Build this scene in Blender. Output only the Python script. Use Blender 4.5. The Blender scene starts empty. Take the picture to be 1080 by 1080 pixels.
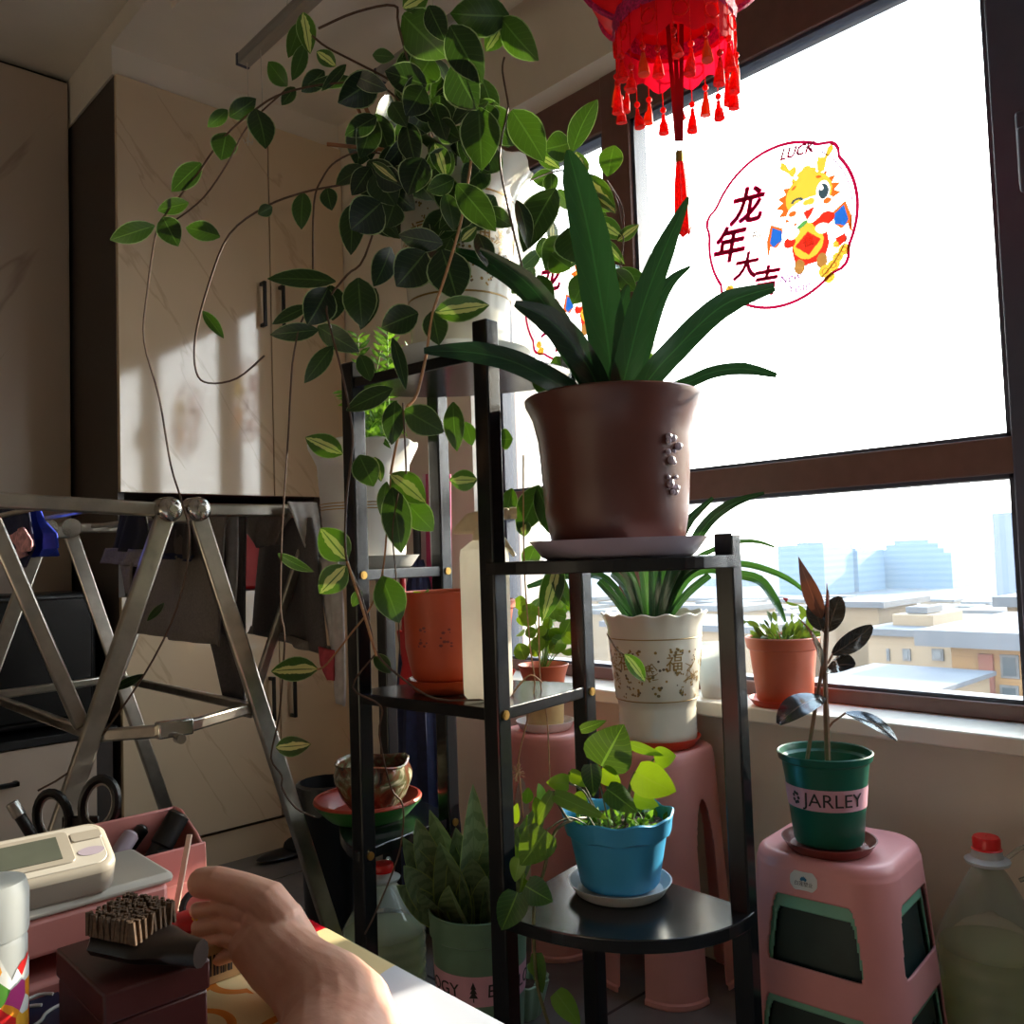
import bpy, math, random
from mathutils import Vector as V, Matrix
R_ = random.Random(7)
sc = bpy.context.scene
COL = sc.collection
pi = math.pi
# ------------------------------------------------------------------ camera
EYE = V((0, 0, .92)); AZ = math.radians(43.3); TH = math.atan(47/922); RL = .0335; FPX = 922.0
fw = V((math.sin(AZ)*math.cos(TH), math.cos(AZ)*math.cos(TH), math.sin(TH)))
r0 = V((math.cos(AZ), -math.sin(AZ), 0)); u0 = r0.cross(fw)
rt = r0*math.cos(RL) - u0*math.sin(RL); up = u0*math.cos(RL) + r0*math.sin(RL)
cd = bpy.data.cameras.new('camera'); cam = bpy.data.objects.new('camera', cd); COL.objects.link(cam)
cd.sensor_width = 36; cd.lens = FPX/1080*36; cd.clip_start = .02; cd.clip_end = 5000
cam.matrix_world = Matrix(((rt.x, up.x, -fw.x, 0), (rt.y, up.y, -fw.y, 0), (rt.z, up.z, -fw.z, EYE.z), (0, 0, 0, 1)))
sc.camera = cam
def ray(x, y): return fw + rt*((x-540)/FPX) - up*((y-540)/FPX)
def P(x, y, d): return EYE + ray(x, y)*d                       # point seen at a pixel, at a depth in metres
def PX(x, y, X): q = ray(x, y); return EYE + q*(X/q.x)
def PY(x, y, Y): q = ray(x, y); return EYE + q*(Y/q.y)
def PZ(x, y, Z): q = ray(x, y); return EYE + q*((Z-EYE.z)/q.z)
# ------------------------------------------------------------------ world, sun, exposure
sc.view_settings.view_transform = 'Standard'; sc.view_settings.look = 'None'
sc.view_settings.exposure = 0.30; sc.view_settings.gamma = 1.0; sc.view_settings.use_curve_mapping = False
cy = sc.cycles
cy.max_bounces = 9; cy.diffuse_bounces = 6; cy.glossy_bounces = 4; cy.transmission_bounces = 8; cy.transparent_max_bounces = 16
cy.caustics_reflective = False; cy.caustics_refractive = False; cy.use_denoising = True
cy.sample_clamp_indirect = 6.0
w = bpy.data.worlds.new('sky'); sc.world = w; w.use_nodes = True
nt = w.node_tree; nt.nodes.clear()
wo = nt.nodes.new('ShaderNodeOutputWorld'); bg = nt.nodes.new('ShaderNodeBackground')
tc = nt.nodes.new('ShaderNodeTexCoord'); sx = nt.nodes.new('ShaderNodeSeparateXYZ'); cr = nt.nodes.new('ShaderNodeValToRGB')
nt.links.new(tc.outputs['Generated'], sx.inputs[0]); nt.links.new(sx.outputs['Z'], cr.inputs[0])
e = cr.color_ramp.elements
e[0].position = 0.0; e[0].color = (1.0, 1.0, 1.0, 1); e[1].position = 1.0; e[1].color = (.42, .62, .95, 1)
m_ = cr.color_ramp.elements.new(.36); m_.color = (.98, 1.0, 1.0, 1)
m_ = cr.color_ramp.elements.new(.60); m_.color = (.70, .88, 1.0, 1)
nt.links.new(cr.outputs[0], bg.inputs[0]); bg.inputs[1].default_value = 6.2
nt.links.new(bg.outputs[0], wo.inputs[0])
SUN = V((-1.0, .16, -.31)).normalized()                         # the way the sunlight travels
sd = bpy.data.lights.new('sun', 'SUN'); sd.energy = 11.5; sd.angle = math.radians(.6); sd.color = (1, .88, .70)
so = bpy.data.objects.new('sun', sd); COL.objects.link(so); so.rotation_euler = SUN.to_track_quat('-Z', 'Y').to_euler()
so.location = (6, -1, 5)
pd = bpy.data.lights.new('window_portal', 'AREA'); pd.shape = 'RECTANGLE'; pd.size = 2.6; pd.size_y = 1.65; pd.cycles.is_portal = True
po = bpy.data.objects.new('window_portal', pd); COL.objects.link(po); po.location = (1.91, .68, 1.39)
po.rotation_euler = V((-1, 0, 0)).to_track_quat('-Z', 'Y').to_euler()
# ------------------------------------------------------------------ materials
def nodes_mat(name):
    m = bpy.data.materials.new(name); m.use_nodes = True; t = m.node_tree; t.nodes.clear()
    o = t.nodes.new('ShaderNodeOutputMaterial'); return m, t, o
def N(t, kind, **kw):
    n = t.nodes.new('ShaderNode'+kind)
    for k, v in kw.items():
        if k in n.inputs: n.inputs[k].default_value = v
        else: setattr(n, k, v)
    return n
def c4(c, k=1): return (min(c[0]*k, 1), min(c[1]*k, 1), min(c[2]*k, 1), 1)
def srgb(r, g, b):
    f = lambda v: (v/255/12.92) if v/255 <= .04045 else ((v/255+.055)/1.055)**2.4
    return (f(r), f(g), f(b))
def principled(t, o, rough=.5, metal=0, spec=.5, coat=0):
    b = N(t, 'BsdfPrincipled'); b.inputs['Roughness'].default_value = rough; b.inputs['Metallic'].default_value = metal
    b.inputs['Specular IOR Level'].default_value = spec; b.inputs['Coat Weight'].default_value = coat
    t.links.new(b.outputs[0], o.inputs[0]); return b
def noise_mix(t, ca, cb, scale, detail=3, lo=.35, hi=.65, vec='Object', stretch=None):
    q = N(t, 'TexCoord'); n = N(t, 'TexNoise'); n.inputs['Scale'].default_value = scale; n.inputs['Detail'].default_value = detail
    src = q.outputs[vec]
    if stretch:
        mp = N(t, 'Mapping'); mp.inputs['Scale'].default_value = stretch; t.links.new(src, mp.inputs[0]); src = mp.outputs[0]
    t.links.new(src, n.inputs['Vector'])
    r = N(t, 'ValToRGB'); r.color_ramp.elements[0].position = lo; r.color_ramp.elements[1].position = hi
    r.color_ramp.elements[0].color = ca; r.color_ramp.elements[1].color = cb
    t.links.new(n.outputs['Fac'], r.inputs[0]); return r.outputs[0], n
def mat(name, c, rough=.5, metal=0, var=.08, scale=25, bump=0, spec=.5, coat=0, stretch=None, trans=0):
    m, t, o = nodes_mat(name); b = principled(t, o, rough, metal, spec, coat)
    col, n = noise_mix(t, c4(c, 1-var), c4(c, 1+var), scale, stretch=stretch)
    t.links.new(col, b.inputs['Base Color'])
    if bump:
        bp = N(t, 'Bump'); bp.inputs['Strength'].default_value = bump; bp.inputs['Distance'].default_value = .01
        t.links.new(n.outputs['Fac'], bp.inputs['Height']); t.links.new(bp.outputs[0], b.inputs['Normal'])
    if trans:                                                   # thin translucent plastic / cloth
        tr = N(t, 'BsdfTranslucent'); t.links.new(col, tr.inputs['Color']); mx = N(t, 'MixShader'); mx.inputs[0].default_value = trans
        t.links.new(b.outputs[0], mx.inputs[1]); t.links.new(tr.outputs[0], mx.inputs[2]); t.links.new(mx.outputs[0], o.inputs[0])
    return m
def math_(t, op, a, b=None, c=None):
    n = N(t, 'Math', operation=op)
    for i, v in enumerate((a, b, c)):
        if v is None: continue
        if isinstance(v, (int, float)): n.inputs[i].default_value = v
        else: t.links.new(v, n.inputs[i])
    return n.outputs[0]
def mixc(t, f, a, b):
    n = N(t, 'Mix', data_type='RGBA')
    if isinstance(f, (int, float)): n.inputs[0].default_value = f
    else: t.links.new(f, n.inputs[0])
    for i, v in ((6, a), (7, b)):
        if isinstance(v, tuple): n.inputs[i].default_value = v
        else: t.links.new(v, n.inputs[i])
    return n.outputs[2]
def leaf_mat(name, dark, light, rib, transl, tw=.38, edge=None, centre=None, rough=.32, bands=None, spec=.5):
    m, t, o = nodes_mat(name)
    at = lambda k: N(t, 'Attribute', attribute_name=k).outputs['Fac']
    u, v, tone = at('lu'), at('lv'), at('tone')
    base = mixc(t, tone, c4(dark), c4(light))
    au = math_(t, 'ABSOLUTE', u)
    q = N(t, 'TexCoord'); nz = N(t, 'TexNoise'); nz.inputs['Scale'].default_value = 60; t.links.new(q.outputs['Object'], nz.inputs['Vector'])
    base = mixc(t, math_(t, 'MULTIPLY', nz.outputs['Fac'], .35), base, c4(dark, .7))
    sv = math_(t, 'SINE', math_(t, 'MULTIPLY', math_(t, 'SUBTRACT', v, math_(t, 'MULTIPLY', au, .22)), 52))
    base = mixc(t, math_(t, 'MULTIPLY', math_(t, 'GREATER_THAN', sv, .93), .35), base, c4(rib, .8))
    if bands:
        zz_ = math_(t, 'SINE', math_(t, 'ADD', math_(t, 'MULTIPLY', v, 46), math_(t, 'ADD', math_(t, 'MULTIPLY', au, 3), math_(t, 'MULTIPLY', nz.outputs['Fac'], 5))))
        base = mixc(t, math_(t, 'MULTIPLY', math_(t, 'GREATER_THAN', zz_, .25), .55), base, c4(bands))
    if centre:
        k = math_(t, 'LESS_THAN', au, math_(t, 'ADD', .12, math_(t, 'MULTIPLY', nz.outputs['Fac'], .5)))
        k = math_(t, 'MULTIPLY', k, math_(t, 'GREATER_THAN', tone, .72)); base = mixc(t, k, base, c4(centre))
    base = mixc(t, math_(t, 'LESS_THAN', au, .05), base, c4(rib))
    if edge: base = mixc(t, math_(t, 'GREATER_THAN', au, .93), base, c4(edge))
    b = principled(t, o, rough, 0, spec, 0); t.links.new(base, b.inputs['Base Color'])
    tr = N(t, 'BsdfTranslucent'); tcol = mixc(t, math_(t, 'ADD', .15, math_(t, 'MULTIPLY', tone, .75)), base, c4(transl)); t.links.new(tcol, tr.inputs['Color'])
    mx = N(t, 'MixShader'); mx.inputs[0].default_value = tw
    t.links.new(b.outputs[0], mx.inputs[1]); t.links.new(tr.outputs[0], mx.inputs[2]); t.links.new(mx.outputs[0], o.inputs[0])
    return m
def glass_mat(name, tint=(1, 1, 1), refl=.08, dirt=0.0, rough=.0):
    m, t, o = nodes_mat(name)
    tr = N(t, 'BsdfTransparent'); tr.inputs[0].default_value = c4(tint); gl = N(t, 'BsdfGlossy'); gl.inputs['Roughness'].default_value = rough
    fr = N(t, 'LayerWeight'); fr.inputs['Blend'].default_value = .3
    k = math_(t, 'MULTIPLY', fr.outputs['Fresnel'], refl*4); mx = N(t, 'MixShader')
    t.links.new(k, mx.inputs[0]); t.links.new(tr.outputs[0], mx.inputs[1]); t.links.new(gl.outputs[0], mx.inputs[2])
    out = mx.outputs[0]
    if dirt:
        df = N(t, 'BsdfDiffuse'); tl = N(t, 'BsdfTranslucent'); df.inputs[0].default_value = tl.inputs[0].default_value = c4(tint)
        m1 = N(t, 'MixShader'); m1.inputs[0].default_value = .5; t.links.new(df.outputs[0], m1.inputs[1]); t.links.new(tl.outputs[0], m1.inputs[2])
        m2 = N(t, 'MixShader'); m2.inputs[0].default_value = dirt; t.links.new(out, m2.inputs[1]); t.links.new(m1.outputs[0], m2.inputs[2]); out = m2.outputs[0]
    t.links.new(out, o.inputs[0]); return m
# ------------------------------------------------------------------ mesh builder
class MB:
    def __init__(s): s.v = []; s.f = []; s.a = []; s.mi = []
    def vert(s, p, a=(0, 0, .5)): s.v.append(tuple(p)); s.a.append(a); return len(s.v)-1
    def face(s, *i, m=0): s.f.append(i); s.mi.append(m)
    def grid(s, rows, closed=False, m=0, attrs=None):
        idx = [[s.vert(p, attrs[i][j] if attrs else (0, 0, .5)) for j, p in enumerate(r)] for i, r in enumerate(rows)]
        for i in range(len(idx)-1):
            n = len(idx[i])
            for j in range(n if closed else n-1):
                k = (j+1) % n; s.face(idx[i][j], idx[i][k], idx[i+1][k], idx[i+1][j], m=m)
        return idx
    def box(s, lo, hi, M=None, m=0):
        ids = []
        for z in (lo[2], hi[2]):
            for x, y in ((lo[0], lo[1]), (hi[0], lo[1]), (hi[0], hi[1]), (lo[0], hi[1])):
                p = V((x, y, z)); ids.append(s.vert(M @ p if M else p))
        a = ids
        for q in ((3, 2, 1, 0), (4, 5, 6, 7), (0, 1, 5, 4), (1, 2, 6, 5), (2, 3, 7, 6), (3, 0, 4, 7)): s.face(*[a[i] for i in q], m=m)
        return s
    def bar(s, p, q, w, h, ref=V((0, 0, 1)), m=0):              # rectangular bar from p to q, width w across, h along ref
        p, q = V(p), V(q); d = (q-p); L = d.length; d.normalize()
        x = d.cross(ref)
        if x.length < 1e-4: x = d.cross(V((1, 0, 0)))
        x.normalize(); z = x.cross(d)
        M = Matrix(((x.x, d.x, z.x, p.x), (x.y, d.y, z.y, p.y), (x.z, d.z, z.z, p.z), (0, 0, 0, 1)))
        return s.box((-w/2, 0, -h/2), (w/2, L, h/2), M, m)
    def tube(s, pts, r, n=8, caps=True, m=0):
        pts = [V(p) for p in pts]; rows = []; prev = None
        for i, p in enumerate(pts):
            t = (pts[min(i+1, len(pts)-1)] - pts[max(i-1, 0)])
            if t.length < 1e-9: t = V((0, 0, 1))
            t.normalize()
            a = (prev - t*prev.dot(t)) if prev else t.orthogonal()
            if a.length < 1e-6: a = t.orthogonal()
            a.normalize(); prev = a; b = t.cross(a)
            rr = r[i] if isinstance(r, (list, tuple)) else r
            rows.append([p + (a*math.cos(2*pi*k/n) + b*math.sin(2*pi*k/n))*rr for k in range(n)])
        idx = s.grid(rows, True, m)
        if caps: s.face(*idx[0][::-1], m=m); s.face(*idx[-1], m=m)
        return s
    def lathe(s, prof, c=(0, 0, 0), n=40, wave=None, m=0, sq=None, sx=1, sy=1, cap0=True, cap1=False):
        rows = []
        for i, (r, z) in enumerate(prof):
            row = []
            for k in range(n):
                th = 2*pi*k/n; rr, zz = r, z
                if wave: rr, zz = wave(i, th, r, z)
                row.append((c[0]+rr*math.cos(th)*sx, c[1]+rr*math.sin(th)*sy, c[2]+zz))
            rows.append(row)
        idx = s.grid(rows, True, m)
        if cap0: s.face(*idx[0][::-1], m=m)
        if cap1: s.face(*idx[-1], m=m)
        return s
    def prism(s, pts, h, M=None, m=0):                          # polygon (x,y) at z=0..h under matrix M
        a = [s.vert(M @ V((x, y, 0)) if M else V((x, y, 0))) for x, y in pts]
        b = [s.vert(M @ V((x, y, h)) if M else V((x, y, h))) for x, y in pts]
        n = len(pts); s.face(*a[::-1], m=m); s.face(*b, m=m)
        for i in range(n): s.face(a[i], a[(i+1) % n], b[(i+1) % n], b[i], m=m)
        return s
    def ball(s, c, r, n=12, k=8, sc_=(1, 1, 1), m=0):
        prof = [(r*math.sin(pi*i/k), -r*math.cos(pi*i/k)) for i in range(k+1)]
        prof[0] = (r*.02, -r); prof[-1] = (r*.02, r)
        rows = [[(c[0]+q*math.cos(2*pi*j/n)*sc_[0], c[1]+q*math.sin(2*pi*j/n)*sc_[1], c[2]+z*sc_[2]) for j in range(n)] for q, z in prof]
        idx = s.grid(rows, True, m); s.face(*idx[0][::-1], m=m); s.face(*idx[-1], m=m); return s
    def leaf(s, base, tip, nrm, w, bend=.08, fold=.15, tone=.5, shape='ovate', n=9):
        base, tip = V(base), V(tip); a = tip-base; L = a.length; nrm = V(nrm)
        nrm = nrm - a*(nrm.dot(a)/max(a.dot(a), 1e-9))
        if nrm.length < 1e-5: nrm = a.orthogonal()
        nrm.normalize(); sd_ = a.cross(nrm).normalized()
        rows, att = [], []
        for i in range(n):
            t = i/(n-1)
            if shape == 'heart': wt = (max(0, math.sin(pi*min(1, (t*.93+.07))**.62))**.75)
            elif shape == 'oval': wt = max(0, math.sin(pi*(t*.96+.02)))**.62
            elif shape == 'lance': wt = max(0, math.sin(pi*t**.75))**1.0
            else: wt = max(0, math.sin(pi*(t*.985+.01)**.88))**.8
            hw = max(wt, .02)*w/2; cpt = base + a*t + nrm*(bend*L*4*t*(1-t))
            row, ar = [], []
            for u in (-1, -.55, 0, .55, 1):
                row.append(cpt + sd_*(u*hw) + nrm*(fold*abs(u)*hw)); ar.append((u, t, tone))
            rows.append(row); att.append(ar)
        s.grid(rows, attrs=att); return s
    def blade(s, pts, ws, nrm, fold=.2, tone=.5):
        pts = [V(p) for p in pts]; rows, att = [], []; n = len(pts)
        for i, p in enumerate(pts):
            t = (pts[min(i+1, n-1)]-pts[max(i-1, 0)]).normalized(); nn = V(nrm); nn = (nn - t*nn.dot(t)).normalized(); sd_ = t.cross(nn)
            rows.append([p + sd_*(u*ws[i]/2) + nn*(fold*abs(u)*ws[i]/2) for u in (-1, -.5, 0, .5, 1)]); att.append([(u*.9, i/(n-1)*1.0, tone) for u in (-1, -.5, 0, .5, 1)])
        s.grid(rows, attrs=att); return s
ORG = {}
def org(o):
    p = o
    while p.parent: p = p.parent
    return ORG.get(p.name, V((0, 0, 0)))
def build(name, mb, m, parent=None, origin=None, smooth=True, bevel=0, solid=0, sub=0, angle=40, segs=2):
    me = bpy.data.meshes.new(name)
    og = org(parent) if parent else (V(origin) if origin is not None else V((0, 0, 0)))
    me.from_pydata([(x-og.x, y-og.y, z-og.z) for x, y, z in mb.v], [], mb.f)
    for x in (m if isinstance(m, (list, tuple)) else [m]): me.materials.append(x)
    if any(mb.mi):
        me.polygons.foreach_set('material_index', mb.mi)
    for k, nm in enumerate(('lu', 'lv', 'tone')):
        if any(a[2] != .5 or a[0] or a[1] for a in mb.a):
            at = me.attributes.new(nm, 'FLOAT', 'POINT'); at.data.foreach_set('value', [a[k] for a in mb.a])
    me.validate(); me.update()
    import bmesh
    bm = bmesh.new(); bm.from_mesh(me)
    if not any(a[2] != .5 or a[0] or a[1] for a in mb.a): bmesh.ops.recalc_face_normals(bm, faces=bm.faces)
    bm.to_mesh(me); bm.free()
    o = bpy.data.objects.new(name, me); COL.objects.link(o)
    if parent: o.parent = parent
    else: o.location = og; ORG[o.name] = og
    if smooth:
        me.polygons.foreach_set('use_smooth', [True]*len(me.polygons))
        try: me.set_sharp_from_angle(angle=math.radians(angle))
        except Exception: pass
    if solid: md = o.modifiers.new('s', 'SOLIDIFY'); md.thickness = solid; md.offset = 0
    if bevel:
        md = o.modifiers.new('b', 'BEVEL'); md.width = bevel; md.segments = segs; md.limit_method = 'ANGLE'; md.angle_limit = .6
        md.harden_normals = False
    if sub: md = o.modifiers.new('u', 'SUBSURF'); md.levels = sub; md.render_levels = sub
    return o
def tag(o, label, cat, group=None, kind=None):
    o['label'] = label; o['category'] = cat
    if group: o['group'] = group
    if kind: o['kind'] = kind
    return o
def thing(name, loc, label, cat, group=None):
    o = bpy.data.objects.new(name, None); COL.objects.link(o); o.location = loc; o.empty_display_size = .05
    ORG[o.name] = V(loc); return tag(o, label, cat, group)
def struct(name, mb, m, **k):
    o = build(name, mb, m, **k)
    if not k.get('parent'): o['kind'] = 'structure'
    return o
def dup(root, loc=None, rotz=None, label=None):
    r = root.copy(); COL.objects.link(r)
    if loc is not None: r.location = loc
    if rotz is not None: r.rotation_euler = (0, 0, rotz)
    if label: r['label'] = label
    for ch in list(root.children):
        c = ch.copy(); COL.objects.link(c); c.parent = r
        for g in ch.children: d = g.copy(); COL.objects.link(d); d.parent = c
    return r
def smooth_path(pts, k=5):
    pts = [V(p) for p in pts]; out = []
    for i in range(len(pts)-1):
        a, b, c, d = pts[max(i-1, 0)], pts[i], pts[i+1], pts[min(i+2, len(pts)-1)]
        for j in range(k):
            t = j/k; out.append(.5*((2*b)+(c-a)*t+(2*a-5*b+4*c-d)*t*t+(3*b-a-3*c+d)*t**3))
    out.append(pts[-1]); return out
def text_verts(body, size, extrude=.0003, bold=0):
    cu = bpy.data.curves.new('t', 'FONT'); cu.body = body; cu.size = size; cu.extrude = extrude; cu.resolution_u = 3; cu.offset = bold
    cu.align_x = 'CENTER'; cu.align_y = 'CENTER'
    o = bpy.data.objects.new('t', cu); COL.objects.link(o)
    dg = bpy.context.evaluated_depsgraph_get(); me = bpy.data.meshes.new_from_object(o.evaluated_get(dg))
    vs = [v.co.copy() for v in me.vertices]; fs = [tuple(p.vertices) for p in me.polygons]
    bpy.data.objects.remove(o); bpy.data.curves.remove(cu); bpy.data.meshes.remove(me); return vs, fs
def add_text(mb, body, size, fn, m=0, bold=0):
    vs, fs = text_verts(body, size, bold=bold); b = len(mb.v)
    for p in vs: mb.vert(fn(p))
    for q in fs: mb.face(*[b+i for i in q], m=m)
def on_cyl(c, rfun, th0, z0, off=.0008, flip=1):
    # text x runs round the pot (seen from outside, left to right), y is up
    def fn(p):
        z = z0+p.y; r = rfun(z)+off+p.z; th = th0 + flip*p.x/max(rfun(z), 1e-4)
        return V((c[0]+r*math.cos(th), c[1]+r*math.sin(th), c[2]+z))
    return fn
def toward(c):                                                  # angle on a pot that faces the room
    return math.atan2(EYE.y-c[1], EYE.x-c[0])
# ------------------------------------------------------------------ the room
GX = 1.80; CY = 2.64; CX = .91; ZC = 2.49; ZI = 2.557; SILL = .585
m_wall = mat('painted wall', srgb(218, 208, 192), .6, var=.03, scale=6)
m_white = mat('white plaster', srgb(226, 218, 206), .55, var=.03, scale=5)
m_tile = None
def marble(name, base, vein, rough=.16, rot=.62, scale=1.6, coat=.0, spec=.5):
    m, t, o = nodes_mat(name); b = principled(t, o, rough, 0, .5, coat)
    q = N(t, 'TexCoord'); m0 = N(t, 'Mapping'); m0.inputs['Rotation'].default_value = (0, rot, 0); t.links.new(q.outputs['Object'], m0.inputs[0])
    mp = N(t, 'Mapping'); mp.inputs['Scale'].default_value = (1.7, 1, .30); t.links.new(m0.outputs[0], mp.inputs[0])
    n = N(t, 'TexNoise'); n.inputs['Scale'].default_value = scale*1.6; n.inputs['Detail'].default_value = 5; n.inputs['Distortion'].default_value = .25
    t.links.new(mp.outputs[0], n.inputs['Vector'])
    d = math_(t, 'ABSOLUTE', math_(t, 'SUBTRACT', n.outputs['Fac'], .5))
    r = N(t, 'ValToRGB'); r.color_ramp.elements[0].position = 0; r.color_ramp.elements[0].color = c4(tuple(a*.6+b_*.4 for a, b_ in zip(vein, base)))
    r.color_ramp.elements[1].position = .016; r.color_ramp.elements[1].color = c4(base)
    t.links.new(d, r.inputs[0])
    n2 = N(t, 'TexNoise'); n2.inputs['Scale'].default_value = scale*.9; t.links.new(mp.outputs[0], n2.inputs['Vector'])
    k = math_(t, 'MULTIPLY', math_(t, 'GREATER_THAN', n2.outputs['Fac'], .5), .75)
    col = mixc(t, k, c4(base), r.outputs[0])
    n3 = N(t, 'TexNoise'); n3.inputs['Scale'].default_value = 5; t.links.new(mp.outputs[0], n3.inputs['Vector'])
    col = mixc(t, math_(t, 'MULTIPLY', n3.outputs['Fac'], .25), col, c4(base, .8))
    t.links.new(col, b.inputs['Base Color']); b.inputs['Specular IOR Level'].default_value = spec; return m
m_marble = marble('cream marble board', srgb(214, 192, 162), srgb(168, 138, 108), rough=.07, spec=1.0, scale=2.2)
m_marble2 = marble('beige marble board', srgb(190, 172, 156), srgb(112, 80, 62), rot=-.6, scale=1.1, rough=.3)
m_dark = mat('dark brown board', srgb(62, 54, 50), .45, var=.05, scale=40)
m_black = mat('black plastic', srgb(16, 16, 18), .4, var=.1, scale=30)
m_blackmetal = mat('black metal handle', srgb(12, 12, 13), .35, .3, var=.1)
m_floor, t, o = nodes_mat('grey floor tile')
b = principled(t, o, .25); br = N(t, 'TexBrick'); q = N(t, 'TexCoord'); t.links.new(q.outputs['Object'], br.inputs['Vector'])
br.offset = 0; br.inputs['Scale'].default_value = 1.0; br.inputs['Brick Width'].default_value = .6; br.inputs['Row Height'].default_value = .6
br.inputs['Mortar Size'].default_value = .004
br.inputs['Color1'].default_value = c4(srgb(128, 122, 118)); br.inputs['Color2'].default_value = c4(srgb(120, 114, 110)); br.inputs['Mortar'].default_value = c4(srgb(70, 65, 62))
nn, _ = noise_mix(t, (.75, .75, .75, 1), (1, 1, 1, 1), 7); mm = N(t, 'Mix', data_type='RGBA', blend_type='MULTIPLY'); mm.inputs[0].default_value = 1
t.links.new(br.outputs['Color'], mm.inputs[6]); t.links.new(nn, mm.inputs[7]); t.links.new(mm.outputs[2], b.inputs['Base Color'])

struct('floor', MB().box((-2.7, -2.5, -.1), (1.9, 3.2, 0)), m_floor, smooth=False)
mb = MB(); mb.box((1.69, -2.4, 0), (1.9, 3.07, .553)); mb.box((1.69, 1.955, .553), (1.9, 3.07, ZI))
mb.box((1.703, -2.4, 2.2), (1.9, 1.955, ZI)); mb.box((1.69, -2.4, .553), (1.9, -.60, 2.2))
struct('wall_right', mb, m_wall, smooth=False)
struct('wall_back', MB().box((-2.7, 3.075, 0), (1.9, 3.2, ZI)), m_wall, smooth=False)
struct('wall_left', MB().box((-2.8, -2.5, 0), (-2.7, 3.2, ZI)), m_wall, smooth=False)
struct('wall_front', MB().box((-2.7, -2.5, 0), (1.9, -2.4, ZI)), m_wall, smooth=False)
mb = MB().box((-2.7, -2.5, ZI), (1.9, 3.2, ZI+.1)); mb.box((.905, -2.4, ZC), (1.703, CY, ZI)); mb.box((.905, CY, 2.40), (1.69, 3.075, ZI))
struct('ceiling', mb, m_white, smooth=False)
struct('trim_1', MB().box((.96, -2.3, ZC-.022), (1.20, 2.33, ZC)), m_white, smooth=False)
m_sill = mat('white stone sill', srgb(232, 226, 214), .3, var=.03, scale=15)
struct('window_1', MB().box((1.64, -.60, SILL-.032), (1.80, 1.955, SILL)), m_sill, bevel=.004)
bpy.data.objects['window_1'].name = 'window_sill_1'
# ------------------------------------------------------------------ window
m_frame = mat('brown window frame', srgb(108, 76, 68), .38, var=.06, scale=8, stretch=(1, 4, 4))
m_gasket = mat('slate window gasket', srgb(58, 66, 84), .4)
m_pane = glass_mat('window glass', (.97, .985, .98), .06, dirt=.012)
fr = MB(); X0, X1 = 1.775, 1.85
for y0, y1 in ((1.393, 1.485), (1.93, 1.957), (-.60, -.56)): fr.box((X0, y0, SILL), (X1, y1, 2.21))
for z0, z1 in ((SILL, .617), (1.043, 1.112), (2.055, 2.21)): fr.box((X0+.002, -.56, z0), (X1-.002, 1.93, z1))
win = struct('window_1', fr, m_frame, smooth=False, bevel=.003)
sa = build('sash', MB().box((X0, .43, SILL), (X1, .535, 2.21)), mat('shade and sky blue sash', srgb(66, 72, 92), .4, var=.04), win, bevel=.004); sa['label'] = 'opening sash coloured slate blue for shade and reflected sky'  # slate tint stands in for shade and reflected sky on the sash
mb = MB()
for (y0, y1) in ((-.55, .43), (.535, 1.393), (1.485, 1.93)):
    for (z0, z1) in ((.617, 1.043), (1.112, 2.055)):
        gk = MB()
        for a, c in (((y0, z0), (y0+.010, z1)), ((y1-.010, z0), (y1, z1)), ((y0, z0), (y1, z0+.008)), ((y0, z1-.008), (y1, z1))):
            gk.box((1.786, a[0], a[1]), (1.835, c[0], c[1]))
        g = build('gasket', gk, m_gasket, win, smooth=False)
        build('pane', MB().box((1.799, y0, z0), (1.803, y1, z1)), m_pane, win, smooth=False)
hm = MB().box((1.752, .452, 1.56), (1.776, .49, 1.70)); hm.box((1.735, .462, 1.60), (1.757, .480, 1.66)); hm.box((1.728, .460, 1.54), (1.741, .482, 1.66))
hn = build('handle', hm, m_gasket, win, bevel=.006); hn['label'] = 'slate window handle'
# ------------------------------------------------------------------ cabinets
def handle(parent, x, z0, z1, y):
    h = MB().box((x-.006, y-.030, z0), (x+.006, y-.022, z1)); h.box((x-.006, y-.024, z0), (x+.006, y, z0+.012)); h.box((x-.006, y-.024, z1-.012), (x+.006, y, z1))
    hb = build('handle', h, m_blackmetal, parent, bevel=.002); hb['label'] = 'black bar handle'
XG, XR = 1.40, 1.685
t1 = thing('wall_cabinet', (CX, CY, 1.145), 'upper balcony cabinet with two glossy cream marble doors below the ceiling', 'cabinet')
mb = MB().box((CX, CY, 1.145), (XR, 3.07, 2.397)); build('body', mb, m_dark, t1, smooth=False)
for x0, x1, hx in ((CX, XG-.002, XG-.035), (XG+.002, XR, XG+.032)):
    d = build('door', MB().box((x0, CY-.020, 1.145), (x1, CY-.001, 2.395)), m_marble, t1, bevel=.0015); handle(d, hx, 1.70, 1.85, CY-.02)
t2 = thing('base_cabinet', (CX, CY, 0), 'low balcony cabinet with cream marble doors under the open niche', 'cabinet')
mb = MB().box((CX, CY, .11), (XR, 3.07, .84)); mb.box((CX+.02, CY+.03, 0), (XR, 3.07, .11)); mb.box((CX, CY+.002, .84), (CX+.018, 3.07, 1.145)); mb.box((CX, 3.05, .84), (XR, 3.07, 1.145)); mb.box((XR-.125, CY+.002, .84), (XR, 3.06, 1.145))
build('body', mb, m_dark, t2, smooth=False)
for x0, x1, hx in ((CX, XG+.004, XG-.03), (XG+.008, XR, XG+.045)):
    d = build('door', MB().box((x0, CY-.020, .11), (x1, CY-.001, .84)), m_marble, t2, bevel=.0015); handle(d, hx, .42, .56, CY-.02)
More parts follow.
